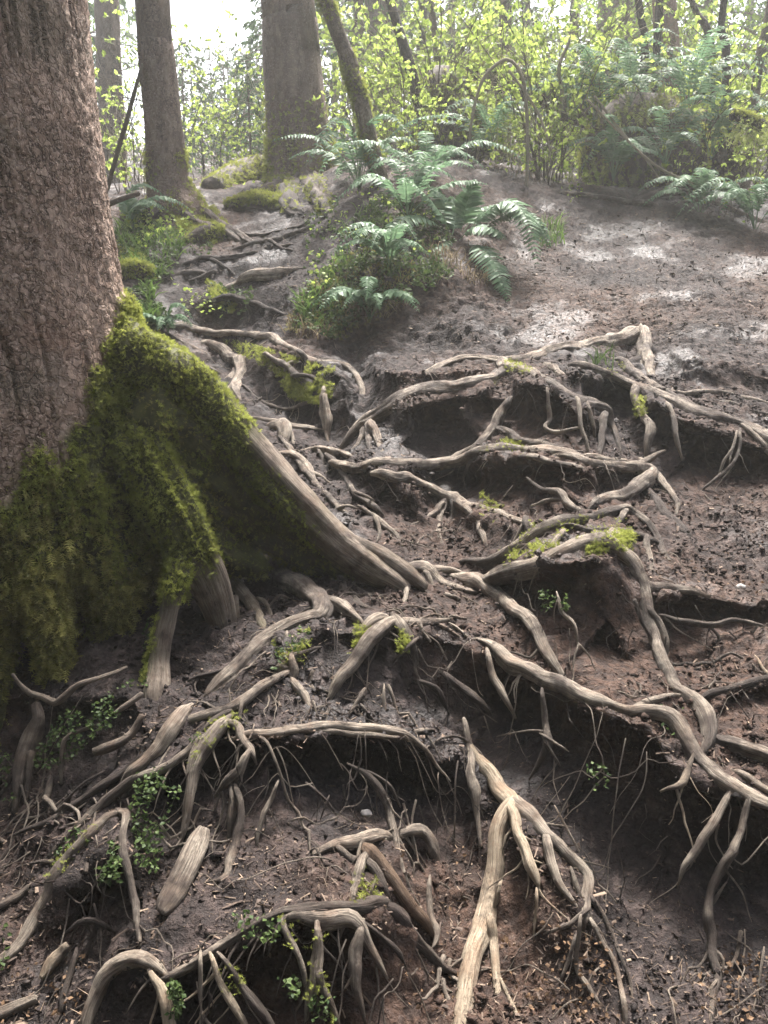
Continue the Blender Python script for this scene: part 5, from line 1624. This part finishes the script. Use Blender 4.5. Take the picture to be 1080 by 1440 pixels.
wood_on('rounded mossy lump below the mossy log', "318,292,12 338,290,20 362,287,24 388,288,20 405,292,10", 'mossy_boulder', 'boulder', 'root_dark', 3600, seed=102)
wood_on('mossy boulder sticking out beside the big trunk at the grass', "164,388,16 190,384,26 214,388,16", 'mossy_boulder', 'boulder', 'root_dark', 1500, seed=103)
wood_on('mossy hump left of the roots of the slender trunk', "262,345,14 290,332,24 312,330,20", 'mossy_boulder', 'boulder', 'root_dark', 1200, seed=104)
wood_on('big rotten stump with a dark hollow and a moss crown', "640,225,90 632,180,84 622,140,72 612,108,46", 'rotten_stump', 'stump', 'root_dark', 3000, y=8.6, seed=105, rough=.3, msize=.05)
wood_on('long mossy fallen trunk running right from the rotten stump', "640,120,34 690,106,36 740,122,36 790,146,34 840,168,28", 'mossy_log', 'log', 'root_dark', 3400, y=9.0, seed=106, msize=.05)
wood_on('upturned root mass overgrown with ferns at the upper right', "905,275,120 900,230,116 888,185,104 880,150,70", 'upturned_stump', 'stump', 'root_dark', 1800, y=8.3, seed=107, rough=.4, msize=.05)
wood_on('thick broken root mass under the ferns right of the upturned stump', "1000,255,90 985,215,84 960,180,60", 'upturned_stump', 'stump', 'root_dark', 1200, y=8.6, seed=108, rough=.4, msize=.05)
wood_on('mossy branch reaching in from the right edge above the path', "1030,160,14 1050,166,15 1075,178,15 1110,196,16", 'mossy_branch', 'branch', 'stem_dark', 1200, y=6.8, seed=109, msize=.028)
wood_on('long grey branch lying along the far edge of the path', "790,272,5 830,276,6 880,285,8 910,288,9 925,292,7", 'fallen_branch', 'branch', 'root', lift=1.0)
wood_on('crooked branch on the path edge rising to the right', "885,287,8 920,276,10 955,272,10 990,280,12 1020,290,11 1045,283,9 1075,262,8 1110,245,8", 'fallen_branch', 'branch', 'root_dark', lift=1.0)
wood_on('fallen pole in the weeds at the right edge above the path', "960,285,5 1000,283,6 1050,305,6 1090,320,6", 'fallen_branch', 'branch', 'stem', lift=1.0)

# ferns and hanging moss of the stumps
rf = np.random.default_rng(41)
def fern_y(label, u, v, y, n, L, spread=(0, 360), width=.085):
    return fern(label, at(u, v, y), n, L, rf, 'fern', spread, width)
fern_y('fern growing on top of the upturned root mass', 885, 150, 8.0, 13, 1.05)
fern_y('dark fern on the left flank of the upturned root mass', 835, 178, 7.9, 12, 1.0, (150, 330))
fern_y('large fern draped over the right stump', 965, 175, 8.0, 15, 1.25, (170, 380))
fern_y('fern hanging low beside the right stump', 1000, 225, 7.8, 12, 1.05, (190, 350))
fern_y('fern in front of the upturned root mass, at the path edge', 862, 255, 7.5, 10, .75)
fern_y('fern between the upturned root mass and the right stump', 935, 235, 7.6, 10, .8)
fern_y('fern near the end of the long mossy fallen trunk', 800, 165, 8.2, 11, .9)
fern_y('fern below the rotten stump in the brambles', 690, 215, 7.6, 11, .8)
def beard(label, u, v, y, w, h, n, seed):
    r = np.random.default_rng(seed)
    c = at(u, v, y)
    p = c + np.column_stack([r.normal(size=n) * w, r.normal(size=n) * .12, r.normal(size=n) * h])
    ax = np.column_stack([r.normal(size=n) * .25, r.normal(size=n) * .25, -np.ones(n)])
    V, F, t = stamp(SPRIG_V, SPRIG_F, p, ax, r.uniform(.05, .12, n), r, .6)
    return tag(mesh_np('hanging_moss', V, F, M['lichen'], {'tint': ('FLOAT', t)}, smooth=False), label, 'moss', kind='stuff')
beard('pale moss hanging down the face of the upturned root mass', 850, 245, 7.9, .20, .13, 130, 111)
beard('tatters of pale moss hanging under the fern topped stump', 905, 150, 7.8, .2, .08, 70, 112)
beard('pale moss hanging from the mossy branch at the right edge', 1062, 182, 6.75, .12, .05, 90, 113)

# --- the thicket: canes with young leaves
def make_shrub(seed, canes=5, hgt=2.2, leaves=46, leaf=.05, mat='stem', leafmat='young', lk='lobed'):
    r = np.random.default_rng(seed)
    e = empty('thicket_shrub', (0, 0, 0))
    ch, lp, la = [], [], []
    for k in range(canes):
        az = r.uniform(0, 2 * math.pi); out = r.uniform(.3, 1.25)
        hh = hgt * r.uniform(.6, 1.1)
        hd = np.array([math.cos(az), math.sin(az), 0])
        b = np.append(r.normal(size=2) * .12, -.15)
        pts = [b + hd * out * hh * t ** 1.7 * .6 + np.array([0, 0, hh * (t - .22 * out * t ** 3)]) + r.normal(size=3) * .03 for t in np.linspace(0, 1, 6)]
        pts = np.array(pts)
        r0 = r.uniform(.004, .0085)
        ch.append(line_tube(pts, r0, r0 * .35, 5, seed + k, step=.09))
        for j in range(r.integers(6, 11)):
            i = r.integers(1, 5); f = r.random()
            s = pts[i] * (1 - f) + pts[i + 1] * f
            d = r.normal(size=3) + hd * .4 + np.array([0, 0, .6]); d /= np.linalg.norm(d)
            L = r.uniform(.15, .5)
            tw = np.array([s, s + d * L * .5 + r.normal(size=3) * .02, s + d * L + r.normal(size=3) * .05])
            ch.append(line_tube(tw, r0 * .45, r0 * .2, 4, seed + j, step=.1))
            for _ in range(r.integers(1, 4)):
                c = tw[1] * .4 + tw[2] * .6 + r.normal(size=3) * .05
                for m in range(3):
                    lp.append(c); a = r.normal(size=3) + np.array([0, 0, -.1]); la.append(a)
    tube_obj('stems', ch, M[mat], parent=e)
    lp, la = np.array(lp), np.array(la)
    leaf_mesh('foliage', lp, la, r.uniform(.6, 1.25, len(lp)) * leaf, M[leafmat], r, lk, parent=e)
    return e
protos = [make_shrub(200 + k, canes=(6, 7, 8, 8, 9)[k], hgt=(2.3, 1.8, 2.6, 2.0, 1.5)[k], leaf=(.052, .047, .055, .045, .05)[k], mat=('stem', 'cane', 'stem', 'stem_dark', 'stem')[k]) for k in range(5)]
SHRUB = 'thin stemmed shrub with bright young leaves'
rs = np.random.default_rng(77)
spots = []
for k in range(64):
    y = rs.uniform(8.9, 14.0) if k > 9 else rs.uniform(7.4, 8.4)
    u = rs.uniform(560, 1120)
    if u < 640 and y < 8: y += 1.5
    spots.append((u, y, rs.uniform(.75, 1.25)))
for u, y, s in ((470, 8.6, .6), (500, 9.5, .9), (190, 7.6, .55), (175, 9, .8), (300, 10.5, .7), (350, 11, .8), (270, 9.8, .7), (520, 11, 1.0), (480, 12, 1.0), (200, 11, 1.0), (560, 7.2, .5), (610, 7.0, .55), (720, 7.1, .5), (770, 7.3, .45), (1040, 6.9, .5), (580, 8.2, .8), (455, 10.5, .9), (390, 12.5, 1.0), (320, 13, 1)):
    spots.append((u, y, s))
for i, (u, y, s) in enumerate(spots):
    o = protos[i] if i < 5 else copy_tree(protos[i % 5])
    x = ray(u, 200)[0] * y
    o.location = (x, y, float(H(x, y)) - .02)
    o.rotation_euler = (0, 0, rs.uniform(0, 6.28))
    o.scale = (s, s, s)
    zone = ('beside the slender trunk at the left', 'between the leaning mossy tree and the rotten stump', 'behind the large fern', 'around the upturned root mass', 'at the upper right edge')[int(np.searchsorted([440, 640, 800, 960], u))]
    tag(o, SHRUB + ' ' + zone, 'shrub', 'shrubs ' + zone)

# --- crowns further back
def make_conifer(seed, hgt=11, rr=2.0, mat='conifer', nb=60):
    r = np.random.default_rng(seed)
    e = empty('hemlock_tree', (0, 0, 0))
    tube_obj('trunk', [line_tube([(0, 0, -.4), (0.03, 0, hgt * .4), (0, .04, hgt)], .012 * hgt + .012, .008, 9, seed, wob=.1, step=.3)], M['bark_far'], parent=e)
    ch, lp, la = [], [], []
    for k in range(nb):
        z = hgt * (.10 + .88 * (k + r.random()) / nb)
        L = rr * (1.05 - z / hgt) ** .8 * r.uniform(.65, 1.1) + .15
        az = k * 2.4 + r.normal() * .4
        hd = np.array([math.cos(az), math.sin(az), 0])
        pts = np.array([hd * L * t + np.array([0, 0, z + .12 * L * t - .42 * L * t * t]) for t in np.linspace(0, 1, 5)])
        ch.append(line_tube(pts, .018, .004, 4, seed + k, step=.25))
        n = int(34 * L)
        t = np.sqrt(r.random(n)) * .98 + .02
        q = hd * (L * t)[:, None] + np.column_stack([np.zeros(n), np.zeros(n), z + .12 * L * t - .42 * L * t * t])
        sd = np.array([-hd[1], hd[0], 0]) * (r.choice([-1, 1], n) * r.uniform(.0, .35, n) * (1.1 - .6 * t))[:, None]
        lp.append(q + sd * L * .55 + np.column_stack([np.zeros(n), np.zeros(n), -r.random(n) * .10]))
        la.append(sd * 2.2 + hd * .5 + np.column_stack([r.normal(size=n) * .25, r.normal(size=n) * .25, -.45 + .25 * r.normal(size=n)]))
    tube_obj('limbs', ch, M['bark_far'], parent=e)
    lp, la = np.vstack(lp), np.vstack(la)
    leaf_mesh('crown', lp, la, r.uniform(.10, .26, len(lp)), M[mat], r, 'needle', parent=e, width=1.3)
    return e
def make_leafy(seed, hgt=8, leaf=.065, n=4600, mat='woods'):
    r = np.random.default_rng(seed)
    e = empty('leafy_tree', (0, 0, 0))
    ch = [line_tube([(0, 0, -.3), (.1, .05, hgt * .35), (-.1, .1, hgt * .7), (.05, 0, hgt)], .09, .015, 8, seed, wob=.5, step=.2)]
    cl = []
    for k in range(26):
        z = hgt * r.uniform(.12, .95); az = r.uniform(0, 6.28); L = r.uniform(.6, 2.1) * (1.1 - .5 * z / hgt)
        hd = np.array([math.cos(az), math.sin(az), 0])
        pts = np.array([(0, 0, z), hd * L * .5 + (0, 0, z + .3 * L), hd * L + (0, 0, z + .35 * L)])
        ch.append(line_tube(pts, .022, .005, 4, seed + k, step=.2))
        cl += [hd * L * f + (0, 0, z + .33 * L) for f in (.55, .8, 1.0)]
    tube_obj('trunk', ch, M['stem'], parent=e)
    cl = np.array(cl)
    p = cl[r.integers(0, len(cl), n)] + r.normal(size=(n, 3)) * np.array([.26, .26, .17])
    leaf_mesh('crown', p, r.normal(size=(n, 3)) + np.array([0, 0, -.3]), r.uniform(.6, 1.3, n) * leaf, M[mat], r, 'leaf', parent=e, width=1.3)
    return e
con = [make_conifer(301, 11, 2.0), make_conifer(302, 8, 1.6, nb=50), make_conifer(303, 3.6, 1.0, nb=34)]
lea = [make_leafy(311, 8), make_leafy(312, 6, .055, 4000), make_leafy(313, 9, .07, 5200)]
def plant(src, used, u, y, s, label, cat, group):
    o = src if not used else copy_tree(src)
    x = ray(u, 200)[0] * y
    o.location = (x, y, float(H(x, y)) - .05)
    o.rotation_euler = (0, 0, rs.uniform(0, 6.28))
    o.scale = (s, s, s)
    tag(o, label, cat, group)
FARC = 'hazy hemlock with drooping sprays among the far trees'
FARL = 'hazy leafy tree with fine pale foliage among the far trees'
YNG = 'feathery young hemlock growing low in the bright gap'
for i, (k, u, y, s) in enumerate([(0, 40, 15, 1.0), (1, 160, 18, .8), (0, 545, 18, 1.1), (1, 505, 14, 1.0), (0, 590, 22, 1.1), (1, 690, 24, 1.2), (0, 1000, 24, 1.1), (0, 800, 28, 1.2), (1, 900, 26, 1.2), (0, 60, 24, 1.1), (1, 470, 26, .95), (0, 1090, 18, 1), (0, 540, 27, 1.1)]):
    plant(con[k], i > 1, u, y, s, FARC, 'tree', 'hemlocks among the far trees')
for i, (u, y, s) in enumerate([(352, 12.5, .42), (378, 15, .75), (318, 17, .55), (285, 14, .38), (395, 19, 1.0), (262, 16, .6), (345, 22, .75), (300, 25, .8), (272, 21, .75), (366, 27, 1.0), (325, 30, .9)]):
    plant(con[2], i > 0, u, y, s, YNG, 'tree', 'young hemlocks in the bright gap')
for i, (k, u, y, s) in enumerate([(0, 600, 14, .9), (1, 700, 15, 1), (2, 790, 17, 1), (0, 880, 15, 1), (1, 980, 14, 1), (2, 1060, 16, 1), (0, 1120, 13, .9), (1, 640, 19, 1.1), (2, 740, 21, 1.1), (0, 840, 22, 1.1), (1, 930, 20, 1.2), (2, 1030, 22, 1.1), (0, 555, 18, 1), (1, 480, 22, .8), (2, 130, 22, .8), (0, 120, 18, .9), (1, 1150, 20, 1.1), (2, 600, 27, 1.1), (0, 690, 30, 1.2), (1, 960, 30, 1.3)]):
    plant(lea[k], i > 2, u, y, s, FARL, 'tree', 'leafy trees beyond the slope')

# --- unseen spruces behind and beside the camera, added to block sky light
def make_spruce(seed, hgt=16, rr=3.2, nb=110):
    r = np.random.default_rng(seed)
    e = empty('unseen_spruce', (0, 0, 0))
    tube_obj('trunk', [line_tube([(0, 0, -.6), (.04, 0, hgt * .4), (0, .05, hgt)], .30, .04, 12, seed, wob=.1, step=.35)], M['bark_far'], parent=e)
    lp, la = [], []
    for k in range(nb):
        z = hgt * (.09 + .9 * (k + r.random()) / nb)
        L = rr * (1.05 - z / hgt) ** .7 * r.uniform(.7, 1.1) + .2
        az = k * 2.4 + r.normal() * .4
        hd = np.array([math.cos(az), math.sin(az), 0]); cr = np.array([-hd[1], hd[0], 0])
        n = int(16 * L)
        t = np.sqrt(r.random(n))
        lp.append(hd * (L * t)[:, None] + cr * (r.normal(size=n) * .3)[:, None] + np.column_stack([np.zeros((n, 2)), z + .1 * L * t - .4 * L * t * t]))
        la.append(hd * .4 + cr * r.normal(size=n)[:, None] + np.column_stack([r.normal(size=(n, 2)) * .2, -.6 + .2 * r.normal(size=n)]))
    lp, la = np.vstack(lp), np.vstack(la)
    leaf_mesh('crown', lp, la, r.uniform(.5, .9, len(lp)), M['conifer'], r, 'needle', parent=e, width=2.2)
    return e
sp = make_spruce(331)
for i, (x, y, s) in enumerate([(-1.5, -5, 1), (2.8, -4.6, .95), (0.8, -9, 1.1), (5, -8.5, 1.1), (-5.2, -8.5, 1.1), (-7.5, 1.5, 1), (10, -6, 1.1), (-10.5, -5, 1.1), (8.8, 7.5, 1.0), (-7.4, 7.0, .95)]):
    o = sp if i == 0 else copy_tree(sp)
    o.location = (x, y, float(H(x, y)) - .1)
    o.rotation_euler = (0, 0, i * 1.3)
    o.scale = (s, s, s)
    tag(o, 'tall dark spruce outside the view, added to block sky light from the slope', 'tree', 'unseen spruces added around the slope')
# ------------------------------------------------------------------ litter and stones
rl = np.random.default_rng(61)
def litter():
    uv = np.vstack([scatter("-30,1480 -30,980 230,1000 260,860 420,820 640,700 460,640 520,500 780,300 1110,300 1110,1480", 26000, 1),
                    scatter("700,300 1110,290 1110,560 900,480 640,480 600,430", 3000, 2), scatter("250,470 300,330 440,300 420,460", 700, 3)])
    p = on_ground(uv[:, 0], uv[:, 1])
    e = .02
    slope_ = np.hypot(H(p[:, 0] + e, p[:, 1]) - H(p[:, 0] - e, p[:, 1]), H(p[:, 0], p[:, 1] + e) - H(p[:, 0], p[:, 1] - e)) / (2 * e)
    keep = (rl.random(len(p)) < np.where(slope_ > 1.1, .12, 1.0)) & (fbm(p * 3.5, 2) > -.5)
    p = p[keep]; n = len(p)
    # seat each chip on the displaced sheet
    gi = np.clip(np.searchsorted(xs, p[:, 0]), 0, nxx - 1); gj = np.clip(np.searchsorted(ys, p[:, 1]), 0, nyy - 1)
    g = TV[gj * nxx + gi]
    p = g + np.array([0, 0, .003])
    bv = np.array([(-.5, 0, 0), (.5, 0, .02), (.42, .10, .0), (.5, .0, 1.0), (-.4, .08, .95), (0, .24, .5)])
    bf = np.array([(0, 1, 5), (1, 3, 5), (3, 4, 5), (4, 0, 5)])
    ax = np.column_stack([rl.normal(size=n), rl.normal(size=n), rl.normal(size=n) * .35 + .1])
    thin = np.where(rl.random(n) < .55, .10, .45)
    size = rl.gamma(1.7, .0052, n) + .003
    size = np.where(thin < .2, size * 2.2, size) * np.clip(p[:, 1] / 4.0, .6, .95)
    V = []
    a, s, o = frame_from(ax, rl, n)
    up = np.where((o[:, 2:] < 0), -o, o)
    V = p[:, None] + size[:, None, None] * (bv[None, :, :1] * thin[:, None, None] * s[:, None] + bv[None, :, 1:2] * thin[:, None, None] * .8 * up[:, None] + (bv[None, :, 2:] - .5) * a[:, None])
    F = (bf[None] + (np.arange(n) * 6)[:, None, None]).reshape(-1, 3)
    t = np.repeat(rl.beta(1.5, 1.7, n), 6)
    return tag(mesh_np('litter', V.reshape(-1, 3), F, M['chips'], {'tint': ('FLOAT', t)}, smooth=False), 'bark crumbs, needles and chips trodden into the mud', 'litter', kind='stuff')
litter()
def stone(label, u, v, px, seed, name='stone'):
    c = on_ground([u], [v])[0]
    r = .5 * px * c[1] / FPX
    import bmesh
    bm = bmesh.new()
    bmesh.ops.create_icosphere(bm, subdivisions=3, radius=1)
    V = np.array([q.co[:] for q in bm.verts])
    F = np.array([[q.index for q in f.verts] for f in bm.faces])
    bm.free()
    V = V * np.array([1.25, .9, .75]) * (1 + .22 * fbm(V * 1.3 + seed, 3))[:, None] * r
    return tag(mesh_np(name, V + c + np.array([0, -r * .3, r * .2]), F, M['stone'], {'tint': ('FLOAT', np.full(len(V), .8))}), label, 'stone')
stone('pale round stone in the mouth of the undercut', 515, 1144, 15, 1)
stone('cut pale end of a buried root sticking out of the mud at the right', 1041, 826, 12, 2, 'root_end')

# crumbled earth: clods lying on the treads and stuck to the risers
def crumbs():
    r = np.random.default_rng(909)
    w_ = ((np.abs(gx_) < 2.3) & (gy_ > 1.15) & (gy_ < 4.1)).nonzero()[0]
    u_, v_ = project(TV[w_])
    w_ = w_[(u_ > -30) & (u_ < 1110) & (v_ < 1480)]
    k = fbm(TV[w_] * 6 + 2, 2)
    pr = np.clip(.35 + k, .03, 1) * np.clip(gy_[w_] / 3, .5, 1.4)
    idx = r.choice(w_, 17000, p=pr / pr.sum())
    n = len(idx)
    N3 = grid_normals(TV)[idx]
    size = np.minimum(r.gamma(1.6, .0022, n) + .0015, .014)
    b = np.array([(1, 0, 0), (-1, 0, 0), (0, 1, 0), (0, -1, 0), (0, 0, .8), (0, 0, -.6), (.6, .6, .5), (-.6, -.5, .5)], float)
    f = np.array([(0, 6, 4), (6, 2, 4), (2, 1, 4), (1, 7, 4), (7, 3, 4), (3, 0, 4), (2, 0, 5), (1, 2, 5), (3, 1, 5), (0, 3, 5), (0, 2, 6), (1, 3, 7)])
    V = b[None] * (size[:, None] * r.uniform(.6, 1.4, (n, 3)))[:, None] * r.uniform(.75, 1.25, (n, 8, 1))
    a = r.uniform(0, 6.28, n); c_, s_ = np.cos(a), np.sin(a)
    V = np.stack([V[..., 0] * c_[:, None] - V[..., 1] * s_[:, None], V[..., 0] * s_[:, None] + V[..., 1] * c_[:, None], V[..., 2]], -1)
    p = TV[idx] + r.normal(size=(n, 3)) * np.array([.006, .006, 0]) + N3 * (size * .25)[:, None]
    V = (V + p[:, None]).reshape(-1, 3)
    F = (f[None] + (np.arange(n) * 8)[:, None, None]).reshape(-1, 3)
    tag(mesh_np('soil_crumbs', V, F, M['mud'], smooth=True), 'crumbs of earth lying on the steps and stuck to the banks', 'soil', kind='stuff')
crumbs()
# ------------------------------------------------------------------ the bright damp air of the wood
def haze():
    x0, x1, y0, y1, z0, z1 = xs[0] - 1, xs[-1] + 1, ys[0] - 1, ys[-1] + 1, float(TV[:, 2].min()) - 1, 27.0
    v = [(x, y, z) for x in (x0, x1) for y in (y0, y1) for z in (z0, z1)]
    f = [(0, 1, 3, 2), (4, 6, 7, 5), (0, 4, 5, 1), (2, 3, 7, 6), (0, 2, 6, 4), (1, 5, 7, 3)]
    m = bpy.data.materials.new('damp air'); m.use_nodes = True
    t = m.node_tree; t.nodes.clear()
    o = t.nodes.new('ShaderNodeOutputMaterial'); p = t.nodes.new('ShaderNodeVolumePrincipled')
    p.inputs['Color'].default_value = (.97, .98, .94, 1)
    p.inputs['Density'].default_value = HAZE
    p.inputs['Anisotropy'].default_value = .45
    t.links.new(p.outputs[0], o.inputs['Volume'])
    tag(mesh_np('haze', np.array(v), np.array(f), m, smooth=False), 'bright damp air lying between the trees', kind='stuff')
HAZE = 0.0040
haze()
